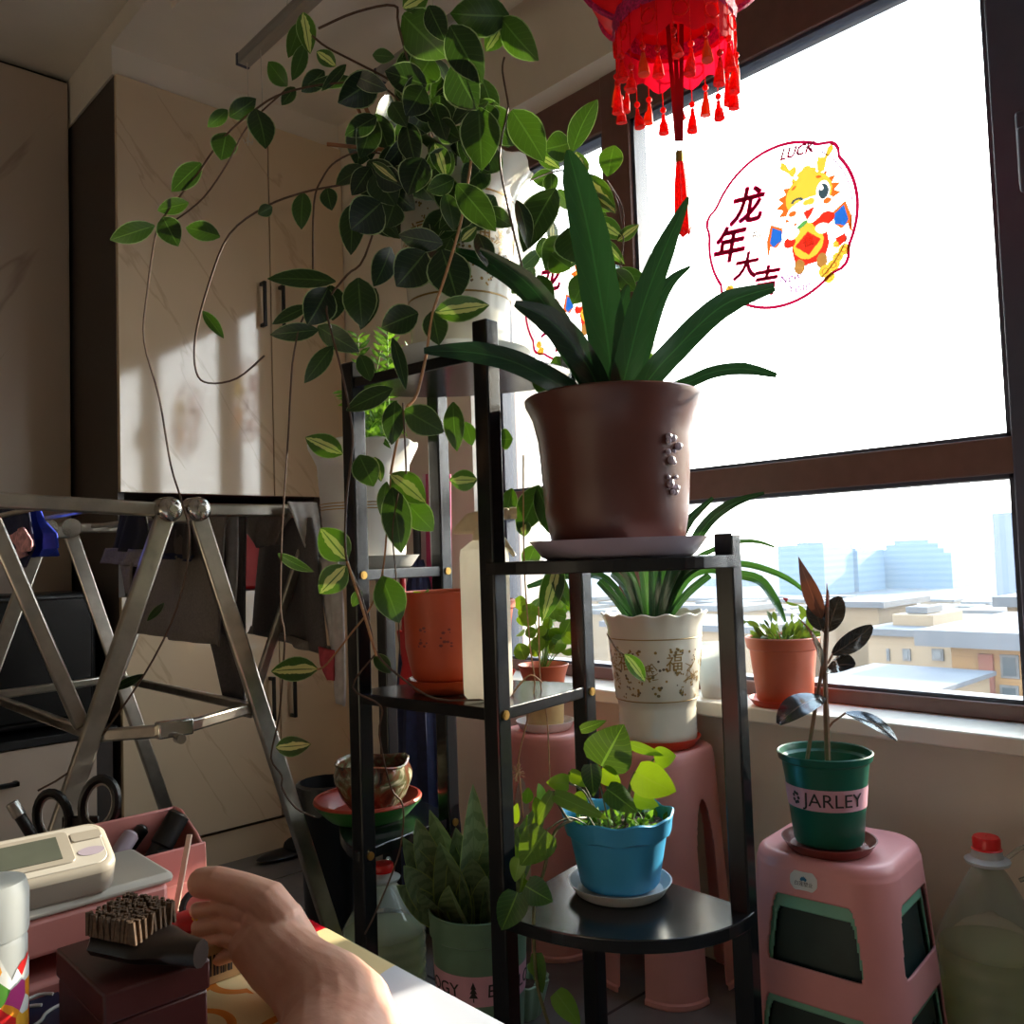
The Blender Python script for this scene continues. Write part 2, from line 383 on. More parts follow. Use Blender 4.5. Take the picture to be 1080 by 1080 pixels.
build('plinth', MB().box((CX, CY+.004, 0), (XR, CY+.024, .095)), m_marble, t2, smooth=False)
t3 = thing('tall_cabinet', (.9, 3.07, 0), 'floor to ceiling beige marble cabinet front on the far left', 'cabinet')
build('body', MB().box((-2.6, 3.05, 0), (.900, 3.074, 2.550)), m_black, t3, smooth=False)
for x0, x1 in ((-1.2, -.502), (-.498, .196), (.2, .897)):
    build('door', MB().box((x0, 3.03, .02), (x1, 3.05, 2.535)), m_marble2, t3, bevel=.0015)
t4 = thing('bench_cabinet', (.3, 2.63, 0), 'low beige marble drawer bench under the black appliance', 'cabinet')
build('body', MB().box((-.9, 2.645, .0), (.89, 3.02, .455)), m_dark, t4, smooth=False)
build('worktop', MB().box((-.9, 2.615, .455), (.895, 3.02, .477)), m_black, t4, bevel=.002)
for x0, x1 in ((-.3, .288), (.292, .84)):
    d = build('drawer', MB().box((x0, 2.626, .02), (x1, 2.645, .45)), m_marble2, t4, bevel=.0015)
    hb = build('handle', MB().box((x0+.2, 2.600, .36), (x1-.2, 2.612, .372)).box((x0+.2, 2.6, .36), (x0+.212, 2.626, .372)).box((x1-.212, 2.6, .36), (x1-.2, 2.626, .372)), m_blackmetal, d, bevel=.002)
m_red = mat('red lacquer', srgb(175, 22, 24), .35, var=.08)
t5 = thing('red_box', (1.35, 2.85, .84), 'large red box filling the niche between the cabinets', 'box')
build('box', MB().box((1.12, 2.72, .841), (1.53, 3.0, 1.08)), m_red, t5, bevel=.01)
build('lid', MB().box((1.112, 2.712, 1.08), (1.538, 3.01, 1.125)), m_red, t5, bevel=.008)
# black appliance on the bench
t6 = thing('black_appliance', (.5, 2.8, .477), 'black cabinet shaped appliance on the bench behind the drying rack', 'appliance')
build('case', MB().box((.15, 2.68, .492), (.86, 2.98, .86)), m_black, t6, bevel=.012)
for x0, x1 in ((.165, .5), (.51, .845)): build('door', MB().box((x0, 2.666, .51), (x1, 2.682, .845)), m_blackmetal, t6, bevel=.006)
for x in (.2, .78):
    build('foot', MB().lathe([(.018, .478), (.022, .492)], (x, 2.72, 0), 14, cap1=True), m_black, t6)
# ceiling hanging rails
m_alu = mat('brushed aluminium', srgb(170, 168, 164), .35, .85, var=.1, scale=60, stretch=(1, .05, 1))
m_cord = mat('clear hanging cord', srgb(190, 185, 175), .4, var=.1)
def rail(px, py, dx, label):
    p = PZ(px, py, 2.36); r = thing('hanging_rail', (p.x, p.y, 2.36), label, 'clothes rail', 'ceiling clothes rails')
    mb = MB().box((p.x-.018, p.y-1.9, 2.335), (p.x+.018, p.y, 2.355)); mb.box((p.x-.018, p.y-1.9, 2.355), (p.x-.013, p.y, 2.366)); mb.box((p.x+.013, p.y-1.9, 2.355), (p.x+.018, p.y, 2.366))
    build('rail', mb, m_alu, r, smooth=False, bevel=.001)
    build('end_cap', MB().box((p.x-.020, p.y, 2.333), (p.x+.020, p.y+.012, 2.368)), m_gasket, r, bevel=.003)
    for k in (-.25, -1.2): build('cord', MB().tube([(p.x, p.y+k, 2.355), (p.x, p.y+k, ZC-.022 if p.x < 1.2 else ZC)], .002, 6), m_cord, r)
    return p
ra = rail(257, 60, 0, 'aluminium hanging rail under the ceiling nearest the cabinets left end')
rb = rail(402, 76, 0, 'aluminium hanging rail under the ceiling behind the trailing plant')
for (yy, lbl) in ((-.10, 'clear cord with a clip hanging nearest the rail end'), (-.02, 'thin clear cord with clip at the very rail end')):
    pt = V((ra.x, ra.y+yy, 2.335))
    dd = (pt-EYE).dot(fw); h = thing('cord_with_clip', (pt.x, pt.y, 2.15), lbl, 'cord', 'clear cords below the ceiling rails')
    build('cord', MB().tube([(pt.x, pt.y, 2.335), (pt.x+.002, pt.y, 2.22), (pt.x, pt.y, 2.11)], .0011, 5), m_cord, h)
    mb = MB()
    for k in range(5):
        a = k*1.3; mb.tube([(pt.x, pt.y, 2.11), (pt.x+.010*math.cos(a), pt.y+.01*math.sin(a), 2.10), (pt.x+.014*math.cos(a), pt.y+.014*math.sin(a), 2.112)], .0012, 5)
    build('clip', mb, m_cord, h)
# ------------------------------------------------------------------ outside
def stripes(name, ca, cb, period, axis='Z', duty=.5, rough=.6):
    m, t, o = nodes_mat(name); b = principled(t, o, rough); q = N(t, 'TexCoord'); s = N(t, 'SeparateXYZ'); t.links.new(q.outputs['Object'], s.inputs[0])
    k = math_(t, 'GREATER_THAN', math_(t, 'FRACT', math_(t, 'DIVIDE', s.outputs[axis], period)), duty)
    t.links.new(mixc(t, k, c4(ca), c4(cb)), b.inputs['Base Color']); return m
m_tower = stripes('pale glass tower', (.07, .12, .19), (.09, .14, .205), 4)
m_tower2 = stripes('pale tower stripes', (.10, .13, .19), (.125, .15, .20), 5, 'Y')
m_tan = stripes('tan render', (.165, .122, .078), (.145, .108, .068), .6, duty=.9)
m_org = stripes('orange cladding', (.19, .105, .040), (.165, .09, .034), .7, duty=.86)
m_brick = mat('red cladding', (.13, .04, .03), .7)
m_roof = mat('grey roof', (.058, .066, .082), .7, var=.1, scale=.3)
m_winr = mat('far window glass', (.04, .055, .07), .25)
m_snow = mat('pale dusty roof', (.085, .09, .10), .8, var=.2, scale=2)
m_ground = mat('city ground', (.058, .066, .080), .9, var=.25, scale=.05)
struct('ground', MB().box((6, -1500, -31), (2500, 3500, -30)), m_ground, smooth=False)
def bld(name, label, xl, xr, yt, X, depth, m, roof=None, cat='building', ov=.0, zb=-30, slab=.7):
    a, c = PX(xr, yt, X), PX(xl, yt, X); zt = (a.z+c.z)/2
    t = thing(name, (X, (a.y+c.y)/2, zb), label, cat)
    build('wall', MB().box((X, a.y, zb), (X+depth, c.y, zt)), m, t, smooth=False)
    if roof: build('roof', MB().box((X-ov, a.y-ov, zt), (X+depth+ov, c.y+ov, zt+slab)), roof, t, smooth=False)
    return t, zt
def bwin(t, xl, xr, yt, yb, X, m=None):
    a, c = PX(xr, yb, X), PX(xl, yt, X)
    f = build('window', MB().box((X-.12, a.y, a.z), (X+.05, c.y, c.z)), m_snow, t, smooth=False)
    build('glass', MB().box((X-.16, a.y+.15, a.z+.15), (X-.1, c.y-.15, c.z-.15)), m or m_winr, f, smooth=False)
b1, z1 = bld('apartment_block', 'orange and red clad block with wide grey roof slab, nearest outside', 1003, 1140, 683, 58, 14, m_org, m_roof, ov=1.6, slab=1.0)
a, c = PX(1048, 690, 58), PX(1033, 690, 58); build('red_panel', MB().box((57.7, a.y, -30), (58.2, c.y, a.z)), m_brick, b1, smooth=False)
for xs in ((1055, 1076), (1082, 1104)):
    for ys in ((690, 716), (722, 748), (754, 780)): bwin(b1, xs[0], xs[1], ys[0], ys[1], 58)
b2, z2 = bld('house_block', 'tan low block with two small windows and a roof hut', 915, 1002, 671, 66, 16, m_tan, m_roof, ov=.5, slab=.5)
for xs in ((935, 939), (952, 961), (983, 996)): bwin(b2, xs[0], xs[1], 684, 697, 66)
a, c = PX(985, 668, 69), PX(941, 648, 69); build('roof_hut', MB().box((69, a.y, z2+.5), (75, c.y, c.z)), m_tan, b2, smooth=False)
a, c = PX(978, 645, 70), PX(955, 640, 70); build('tank', MB().box((70, a.y, PX(970, 648, 69).z), (73, c.y, c.z)), m_roof, b2, smooth=False)
b3, z3 = bld('stair_tower', 'tan stair tower with a flat grey cap behind the rubber plant', 880, 926, 640, 74, 8, m_tan, m_roof, ov=.9, slab=.5)
b4, z4 = bld('low_annex', 'long low annex with pale parapet below the tan block', 860, 985, 726, 47, 8, m_tan, m_roof, ov=.3, slab=.25)
b5, z5 = bld('far_flat', 'tan flat topped block at the right window edge', 1062, 1110, 640, 95, 12, m_tan, m_roof, ov=1, slab=1)
b6, z6 = bld('low_house', 'long pale house seen low between rack and flower pot', 640, 800, 664, 62, 10, m_tan, m_roof, ov=.5, slab=.5)
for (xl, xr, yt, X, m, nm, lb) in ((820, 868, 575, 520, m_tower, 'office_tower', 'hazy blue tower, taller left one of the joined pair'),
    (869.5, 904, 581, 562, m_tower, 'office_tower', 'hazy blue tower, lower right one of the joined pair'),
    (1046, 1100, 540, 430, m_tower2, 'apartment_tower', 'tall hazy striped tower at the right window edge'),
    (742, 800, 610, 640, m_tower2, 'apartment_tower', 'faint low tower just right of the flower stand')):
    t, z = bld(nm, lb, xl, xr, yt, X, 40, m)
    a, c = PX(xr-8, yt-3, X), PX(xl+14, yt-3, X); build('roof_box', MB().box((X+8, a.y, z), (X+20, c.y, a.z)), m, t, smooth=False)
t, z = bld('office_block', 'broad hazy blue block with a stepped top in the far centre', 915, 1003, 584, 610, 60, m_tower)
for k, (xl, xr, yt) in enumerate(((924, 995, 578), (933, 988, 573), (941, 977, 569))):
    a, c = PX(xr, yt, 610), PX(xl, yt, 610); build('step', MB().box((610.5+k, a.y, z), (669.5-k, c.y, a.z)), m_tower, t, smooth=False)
hs = None
for X, lo, hi, n in ((112, -20, 120, 11), (150, -10, 150, 12), (200, 0, 210, 14), (265, 20, 270, 14), (340, 40, 340, 14)):
    for k in range(n):
        if hs is None:
            hs = thing('small_house', (0, 0, 0), 'small flat roofed house among many in the hazy middle distance', 'house', 'small hazy houses of the middle distance')
            build('wall', MB().box((0, -.46, -20), (9, .46, -.8)), m_tan, hs, smooth=False)
            build('roof', MB().box((-.3, -.49, -.8), (9.3, .49, 0)), m_snow, hs, smooth=False)
            h = hs
        else: h = dup(hs)
        st = (hi-lo)/n
        h.location = (X+R_.uniform(0, 8), lo+(k+.5)*st, -.055*X-2.2+R_.uniform(-1.2, 1.2)); h.scale = (1, st*R_.uniform(.75, .95), 1)
# stucco wing of the same building beyond the far pane
m_stucco = mat('exterior stucco', srgb(196, 188, 172), .9, var=.12, scale=180, bump=.4)
struct('wall_outside', MB().box((1.9, 2.02, -3), (2.035, 2.3, 3.2)), m_stucco, smooth=False)

# ------------------------------------------------------------------ haze over the city
hm_, t, o = nodes_mat('city haze'); vs = N(t, 'VolumeScatter'); vs.inputs['Density'].default_value = .00015; vs.inputs['Color'].default_value = (.58, .80, 1, 1); vs.inputs['Anisotropy'].default_value = .2
t.links.new(vs.outputs[0], o.inputs['Volume'])
hz = build('haze', MB().box((30, -500, -29.9), (1100, 1400, 45)), hm_, smooth=False); hz['kind'] = 'stuff'; hz['label'] = 'pale blue haze lying over the far city'; hz['category'] = 'haze'
# ------------------------------------------------------------------ flower stand
m_lac = mat('black lacquered wood', srgb(20, 21, 24), .22, var=.15, scale=20, bump=.03, stretch=(1, 1, .2))
m_brass = mat('brass bolt', srgb(190, 150, 80), .3, .9, var=.1)
PA, PB, PC, PD, PE, PF = ((.894, 1.368), (.930, 1.036), (1.183, 1.081), (1.177, .763), (1.123, 1.407), (1.165, 1.670))
rack = thing('flower_stand', (1.05, 1.15, 0), 'tall black lacquered flower stand with stepped quarter round shelves', 'plant stand')
ROT = Matrix.Rotation(math.radians(7), 4, 'Z')
def post(p, z):
    mb = MB(); h = .0155; M = Matrix.Translation((p[0], p[1], 0)) @ ROT
    mb.box((-h, -h, 0), (h, h, z), M); return build('post', mb, m_lac, rack, bevel=.003, smooth=False)
posts = {}
for k, (p, z) in zip('ABCDEF', ((PA, 1.288), (PB, 1.300), (PC, 1.305), (PD, .945), (PE, 1.262), (PF, .95))): posts[k] = post(p, z)
def bolt(k, p, z, face=0):
    d = ROT @ V((0, -1, 0)); c = V((p[0], p[1], z)) + d*.0155
    mb = MB().tube([c, c+d*.0035], .0075, 14); mb.tube([c+d*.0035, c+d*.0045], .0045, 10); bb = build('bolt', mb, m_brass, posts[k]); bb['label'] = 'round brass bolt head'
def fan(c, a, b, z, th=.02, over=.018, bulge=1.0):
    c, a, b = V((*c, 0)), V((*a, 0)), V((*b, 0)); da, db = a-c, b-c
    pts = []; corner = c - da.normalized()*over*.6 - db.normalized()*over*.6
    pts.append((corner.x, corner.y))
    e1 = a + da.normalized()*over*.6 - db.normalized()*over*.6; pts.append((e1.x, e1.y))
    for i in range(25):
        t = i/24*pi/2; q = c + (da+da.normalized()*over)*math.cos(t)*(1 if 0 < i < 24 else 1) + (db+db.normalized()*over)*math.sin(t); pts.append((q.x, q.y))
    e2 = b + db.normalized()*over*.6 - da.normalized()*over*.6; pts.append((e2.x, e2.y))
    mb = MB().prism(pts, th, Matrix.Translation((0, 0, z-th))); return build('shelf', mb, m_lac, rack, smooth=False, bevel=.002)
ZA, ZM, ZCc, ZB, ZL, ZD = 1.258, .683, .905, .912, .372, .402
fan(PB, PA, PC, ZA); fan(PB, PA, PC, ZM); fan(PE, PA, PF, ZCc); fan(PE, PA, PF, ZD); fan(PC, PB, PD, ZB); fan(PC, PB, PD, ZL)
for k, p, zs in (('A', PA, (ZA-.01, ZM-.01, ZCc-.01, ZD-.01)), ('B', PB, (ZA-.008, ZM-.01)), ('C', PC, (ZA-.01, ZM-.01)), ('D', PD, ()), ('E', PE, (ZCc-.01, ZD-.01))):
    for z in zs: bolt(k, p, z)
# ------------------------------------------------------------------ pots and saucers
m_terra = mat('terracotta plastic', srgb(186, 92, 62), .45, var=.06, scale=14)
m_brownpot = mat('dark red brown clay pot', srgb(92, 50, 42), .36, var=.06, scale=10, trans=.05)
m_orange = mat('orange red plastic pot', srgb(196, 84, 50), .4, var=.06, scale=12, trans=.12)
m_cream = mat('cream glazed ceramic', srgb(226, 222, 206), .22, var=.03, scale=12)
m_whitepl = mat('white plastic', srgb(226, 224, 220), .3, var=.03, scale=10, trans=.15)
m_clearpl = mat('milky clear plastic', srgb(225, 228, 226), .25, var=.03, trans=.5)
m_lilac = mat('lilac grey plastic saucer', srgb(170, 158, 172), .32, var=.04)
m_bluepot = mat('bright blue plastic pot', srgb(70, 165, 216), .38, var=.05, scale=9)
m_greenpot = mat('dark green nursery pot', srgb(22, 92, 74), .35, var=.06)
m_olivepot = mat('grey green nursery pot', srgb(104, 136, 112), .38, var=.06)
m_pinkband = mat('pink paper band', srgb(214, 160, 176), .55, var=.04)
m_ink = mat('dark print ink', srgb(40, 34, 34), .6)
m_prn = mat('soft brown print', srgb(104, 92, 74), .5)
m_gold = mat('dull gold print', srgb(150, 122, 62), .4, .3)
m_soil = mat('potting soil', srgb(60, 42, 30), .95, var=.5, scale=120, bump=.6)
m_redsauc = mat('orange red saucer', srgb(216, 74, 44), .4, var=.05, trans=.15)
m_brnsauc = mat('brown red saucer', srgb(120, 48, 40), .4, var=.06)
def saucer(label, x, y, z, r, h, m, name='plant_saucer', group=None):
    t = build(name, MB().lathe([(r*.80, 0), (r*.86, h*.15), (r*.97, h*.85), (r, h), (r*.97, h), (r*.93, h*.75), (r*.82, h*.28), (.001, h*.26)], (x, y, z), 48), m, origin=(x, y, z))
    return tag(t, label, 'saucer', group)
def potmesh(prof, th, x, y, z, n=56, wave=None):                # outer profile, then back down the inside
    inner = [(r-th, zz) for r, zz in prof[::-1]]; inner = [q for q in inner if q[1] > prof[-1][1]*.55]
    last = inner[-1]; inner.append((.001, last[1])); k0 = len(prof)
    return MB().lathe(list(prof)+[(prof[-1][0]-th*.5, prof[-1][1]+th*.4)]+inner, (x, y, z), n, wave)
def soil(root, x, y, z, r):
    mb = MB(); rows = [[(x+q*math.cos(a*pi/12), y+q*math.sin(a*pi/12), z+.004*R_.random()+(r-q)*.05) for a in range(24)] for q in (.001, r*.3, r*.6, r*.85, r)]
    mb.grid(rows, True); return build('soil', mb, m_soil, root)
# brown pot on the upper step
bx, by = P(652, 580, 1.40).xy
tb = thing('potted_clivia', (bx, by, ZB+.022), 'broad strap leaved plant in a large reddish brown pot on the upper black step', 'potted plant')
zb = ZB+.02
build('pot', potmesh([(.098, 0), (.107, .012), (.114, .05), (.118, .11), (.122, .17), (.130, .205), (.141, .228), (.142, .236)], .007, bx, by, zb), m_brownpot, tb)
soil(tb, bx, by, zb+.205, .118)
saucer('lilac grey saucer under the large reddish brown pot', bx, by, ZB, .142, .030, m_lilac)
# blossom relief on the brown pot
mb = MB()
for k in range(16):
    th = toward((bx, by)) + .80 + R_.uniform(-.10, .10); z = .075+R_.uniform(-.0, .09); r = .1185+.02*(z/.23)**3
    mb.ball((bx+r*math.cos(th), by+r*math.sin(th), zb+z), R_.uniform(.003, .0065), 7, 5)
q = build('blossom_relief', mb, m_lilac, tb); q['label'] = 'pale blossom relief on the pot side'
# top hoya pot
hx, hy = 1.03, 1.215
th_ = thing('potted_hoya', (hx, hy, ZA), 'huge trailing hoya in a tall printed white pot on the top shelf', 'potted plant')
def scallop(k0, n, amp, up):
    def f(i, th, r, z):
        if i < k0: return r, z
        return r*(1+amp*math.cos(n*th)), z+up*math.cos(n*th)
    return f
hp = build('pot', potmesh([(.086, .0), (.090, .008), (.092, .09), (.094, .10), (.104, .22), (.109, .29), (.122, .325), (.138, .345), (.142, .35)], .006, hx, hy, ZA+.022, wave=scallop(7, 10, .025, .005)), m_cream, th_)
soil(th_, hx, hy, ZA+.022+.29, .10)
saucer('wide milky plastic saucer under the tall printed pot', hx, hy, ZA, .128, .034, m_clearpl)
def rline(root, x, y, zb_, rf, z, m, w=.0018):
    r = rf(z)+.0006; return build('gold_line', MB().lathe([(r, z-w), (r+.0005, z), (r, z+w)], (x, y, zb_), 48, cap0=False), m, root)
def rprof(prof):
    def f(z):
        for (r1, z1), (r2, z2) in zip(prof, prof[1:]):
            if z <= z2: return r1+(r2-r1)*max(0, (z-z1))/max(1e-6, z2-z1)
        return prof[-1][0]
    return f
def printed(root, x, y, zb_, rf, z0, z1, seed, n=70, span=1.6):
    rr = random.Random(seed); mb = MB(); th0 = toward((x, y))
    fn0 = lambda th, z: on_cyl((x, y, zb_), rf, th, z)
    for k in range(n):                                          # little flower dots
        th = th0+rr.uniform(-span, span); z = rr.uniform(z0+.006, z1-.006); f = fn0(th, z); s = rr.uniform(.0016, .0034)
        for j in range(rr.choice((1, 3, 5))):
            cx_, cy_ = rr.uniform(-.005, .005), rr.uniform(-.005, .005); b = len(mb.v)
            for q in range(7): mb.vert(f(V((cx_+s*math.cos(q*2*pi/7), cy_+s*math.sin(q*2*pi/7), 0))))
            mb.face(*range(b, b+7), m=rr.choice((0, 1, 1)))
    for a in (-1.15, -.15, .85):                                # sprays of strokes
        for k in range(16):
            f = fn0(th0+a+rr.uniform(-.14, .14), (z0+z1)/2+rr.uniform(-.018, .018)); an = rr.uniform(0, pi); L = rr.uniform(.005, .013); b = len(mb.v)
            for (u, v_) in ((-L, -.0013), (L, -.0006), (L, .0006), (-L, .0013)): mb.vert(f(V((u*math.cos(an)-v_*math.sin(an), u*math.sin(an)+v_*math.cos(an), 0))))
            mb.face(b, b+1, b+2, b+3, m=1)
    for a in (-.72, .42, 1.5):
        add_text(mb, '福', .040, fn0(th0+a, (z0+z1)/2+.018), m=1)
    p = build('printed_pattern', mb, [m_prn, m_gold], root, smooth=False); p['label'] = 'gold and dark floral print with the character 福'
rfh = rprof([(.086, 0), (.090, .008), (.092, .09), (.094, .10), (.104, .22), (.109, .29), (.138, .345)])
printed(th_, hx, hy, ZA+.022, rfh, .115, .275, 3, 90)
rline(th_, hx, hy, ZA+.022, rfh, .105, m_gold); rline(th_, hx, hy, ZA+.022, rfh, .284, m_gold)
# white ribbed pot on the middle left step
px_, py_ = 1.028, 1.540
tw = thing('potted_fern', (px_, py_, ZCc), 'feathery bright green plant in a white ribbed pot on the left step', 'potted plant')
prof = [(.078, 0), (.082, .006)]
for k in range(20): prof.append((.083+.0125*k/19+(.0008 if k % 2 else 0), .012+.19*k/19))
prof += [(.102, .215), (.112, .235), (.1135, .245)]
build('pot', potmesh(prof, .005, px_, py_, ZCc+.014, wave=scallop(22, 10, .015, .002)), m_whitepl, tw)
soil(tw, px_, py_, ZCc+.014+.20, .088)
for z in (.108, .114, .120): rline(tw, px_, py_, ZCc+.014, rprof(prof), z, m_brass, .0010)
saucer('white saucer under the white ribbed pot', px_, py_, ZCc, .112, .026, m_whitepl)
# orange pot on the middle shelf
ox, oy = P(474, 700, 1.58).xy
to = thing('potted_seedling', (ox, oy, ZM), 'small seedling in an orange red pot with faint print on the middle shelf', 'potted plant')
zo = ZM+.020
build('pot', potmesh([(.060, 0), (.066, .006), (.072, .03), (.078, .06), (.080, .13), (.082, .152), (.0825, .158)], .005, ox, oy, zo), m_orange, to)
soil(to, ox, oy, zo+.143, .073)
mb = MB(); f0 = toward((ox, oy))
for a in (-.62, -.05, .5):
    for k in range(11):
        f = on_cyl((ox, oy, zo), lambda z: .0795, f0+a+R_.uniform(-.13, .13), R_.uniform(.066, .098)); s = R_.uniform(.0015, .004); b = len(mb.v)
        for j in range(6): mb.vert(f(V((s*math.cos(j*pi/3), s*.7*math.sin(j*pi/3), 0))))
        mb.face(*range(b, b+6))
build('printed_pattern', mb, m_brnsauc, to, smooth=False)
saucer('dark orange saucer under the orange red pot', ox, oy, ZM, .076, .024, m_orange)
# small terracotta pot behind the bottle
sx_, sy_ = 1.150, 1.290
ts = thing('flower_pot', (sx_, sy_, ZM), 'narrow terracotta pot mostly hidden behind the white spray bottle', 'flower pot')
build('pot', potmesh([(.030, 0), (.034, .005), (.040, .10), (.043, .122), (.048, .126), (.048, .140)], .004, sx_, sy_, ZM+.013), m_terra, ts); soil(ts, sx_, sy_, ZM+.13, .038)
saucer('small orange saucer under the narrow terracotta pot', sx_, sy_, ZM, .045, .015, m_redsauc)
# blue pot on the lower step
ux, uy = P(654, 935, 1.42).xy
tu = thing('potted_pothos', (ux, uy, ZL), 'lime and dark green pothos in a bright blue pot on the lowest black step', 'potted plant')
zu = ZL+.014
build('pot', potmesh([(.060, 0), (.064, .005), (.072, .045), (.0785, .080), (.086, .084), (.0875, .096), (.091, .112)], .005, ux, uy, zu, n=72, wave=scallop(4, 9, .026, .0026)), m_bluepot, tu)
soil(tu, ux, uy, zu+.092, .076)
saucer('white saucer under the bright blue pot', ux, uy, ZL, .084, .020, m_whitepl)
# printed pot on the tall stool by the sill
fx, fy = 1.555, 1.205; ZST = .497
tf = thing('potted_lily', (fx, fy, ZST), 'grassy strap leaved plant in a cream pot with gold print on the stool', 'potted plant')
prof = [(.080, 0), (.083, .004)]
for k in range(12): prof.append((.0835+.0012*(k % 2), .010+.065*k/11))
prof += [(.086, .084), (.089, .088), (.100, .190), (.104, .245), (.112, .266), (.115, .272)]
zf = ZST+.016
build('pot', potmesh(prof, .006, fx, fy, zf, n=72, wave=scallop(18, 14, .025, .003)), m_cream, tf); soil(tf, fx, fy, zf+.24, .094)
rff = rprof(prof); printed(tf, fx, fy, zf, rff, .094, .212, 8, 80)
rline(tf, fx, fy, zf, rff, .090, m_gold, .0012); rline(tf, fx, fy, zf, rff, .222, m_gold, .0012)
saucer('orange red saucer under the cream printed pot', fx, fy, ZST, .092, .022, m_redsauc)
# two tone pot on the far stool
gx, gy = 1.530, 1.530
tg = thing('potted_begonia', (gx, gy, ZST), 'small round leaved plant in a terracotta pot with tan base on the far stool', 'potted plant')
zg = ZST+.014
build('pot', potmesh([(.042, 0), (.044, .004), (.046, .07), (.047, .078), (.052, .11), (.060, .135), (.063, .142)], .004, gx, gy, zg), m_terra, tg)
build('pot_sleeve', MB().lathe([(.0455, .001), (.0485, .078), (.0475, .079), (.0445, .002)], (gx, gy, zg), 40, cap0=False), mat('tan paper sleeve', srgb(190, 158, 106), .6), tg)
soil(tg, gx, gy, zg+.125, .052)
saucer('white saucer with dark rim under the two tone pot', gx, gy, ZST, .072, .022, m_whitepl)
# terracotta pot and cup on the sill
vx, vy = 1.708, PX(828, 738, 1.708).y
tv = thing('potted_cactus', (vx, vy, SILL), 'holiday cactus with toothed segments in a terracotta pot on the window sill', 'potted plant')
zv = SILL+.010
build('pot', potmesh([(.055, 0), (.058, .004), (.066, .08), (.069, .108), (.074, .112), (.077, .128), (.0775, .134)], .005, vx, vy, zv), m_terra, tv); soil(tv, vx, vy, zv+.118, .068)
saucer('bright orange saucer under the sill pot', vx, vy, SILL, .076, .016, m_redsauc)
kx, ky = 1.715, PX(757, 730, 1.715).y
tk = thing('plastic_cup', (kx, ky, SILL), 'milky plastic cup with amber water on the window sill', 'cup')
build('cup', MB().lathe([(.034, 0), (.036, .004), (.050, .118), (.052, .120), (.0505, .121), (.0485, .118), (.0345, .005), (.001, .004)], (kx, ky, SILL), 40), m_clearpl, tk)
build('water', MB().lathe([(.0335, .005), (.0365, .032), (.001, .032)], (kx, ky, SILL), 32), mat('amber water', srgb(235, 150, 50), .2, trans=.6), tk)
# rubber plant pot on the right stool
ZRS = .43
rx_, ry_ = P(874, 880, 1.42).xy
tr_ = thing('potted_rubber_plant', (rx_, ry_, ZRS), 'young rubber plant with dark glossy leaves in a green lettered pot', 'potted plant')
zr = ZRS+.014; gprof = [(.052, 0), (.054, .004), (.064, .10), (.068, .128), (.073, .132), (.075, .142)]
build('pot', potmesh(gprof, .0035, rx_, ry_, zr), m_greenpot, tr_); soil(tr_, rx_, ry_, zr+.085, .058)
rfg = rprof(gprof)
q = build('paper_band', MB().lathe([(rfg(.060)+.0008, .060), (rfg(.094)+.0008, .094)], (rx_, ry_, zr), 56, cap0=False), m_pinkband, tr_); q['label'] = 'pink band lettered JARLEY'
mb = MB(); f0 = toward((rx_, ry_))
add_text(mb, 'JARLEY', .030, on_cyl((rx_, ry_, zr), rfg, f0+.18, .0765, off=.0018))
for k in range(7):                                              # flower sprig
    f = on_cyl((rx_, ry_, zr), rfg, f0-.82, .077, off=.0018); a = k*.9; b = len(mb.v); u, v_ = .005*math.cos(a), .008*math.sin(a)
    for j in range(6): mb.vert(f(V((u+.003*math.cos(j*pi/3), v_+.003*math.sin(j*pi/3), 0))))
    mb.face(*range(b, b+6))
build('lettering', mb, m_ink, q, smooth=False)
saucer('brown red saucer under the green lettered pot', rx_, ry_, ZRS, .074, .018, m_brnsauc)
# snake plant pot on the floor
nx, ny = P(506, 1000, 1.62).xy; nx += .0; ZN = .02
tn = thing('potted_snake_plant', (nx, ny, 0), 'short broad snake plant in a grey green pot with a pink lettered band', 'potted plant')
nprof = [(.070, 0), (.073, .004), (.084, .16), (.088, .230), (.092, .233), (.093, .271), (.094, .275)]
build('pot', potmesh(nprof, .004, nx, ny, .002), m_olivepot, tn); soil(tn, nx, ny, .24, .084)
rfn = rprof(nprof)
q = build('paper_band', MB().lathe([(rfn(.130)+.0008, .130), (rfn(.183)+.0008, .183)], (nx, ny, .002), 56, cap0=False), m_pinkband, tn); q['label'] = 'pink band lettered ECOLOGY with a small fir tree'
mb = MB(); f0 = toward((nx, ny))
add_text(mb, 'ECOLOGY', .032, on_cyl((nx, ny, .002), rfn, f0-1.36, .156, off=.0018)); add_text(mb, 'ECOLOGY', .032, on_cyl((nx, ny, .002), rfn, f0+1.02, .156, off=.0018))
f = on_cyl((nx, ny, .002), rfn, f0-.16, .156, off=.0018)
for k in range(3):
    b = len(mb.v); z = -.010+k*.008; h = .008-.0015*k
    for u, v_ in ((-h, z), (h, z), (0, z+.013)): mb.vert(f(V((u, v_, 0))))
    mb.face(b, b+1, b+2)
b = len(mb.v)
for u, v_ in ((-.001, -.017), (.001, -.017), (.001, -.01), (-.001, -.01)): mb.vert(f(V((u, v_, 0))))
mb.face(b, b+1, b+2, b+3)
build('lettering', mb, m_ink, q, smooth=False)
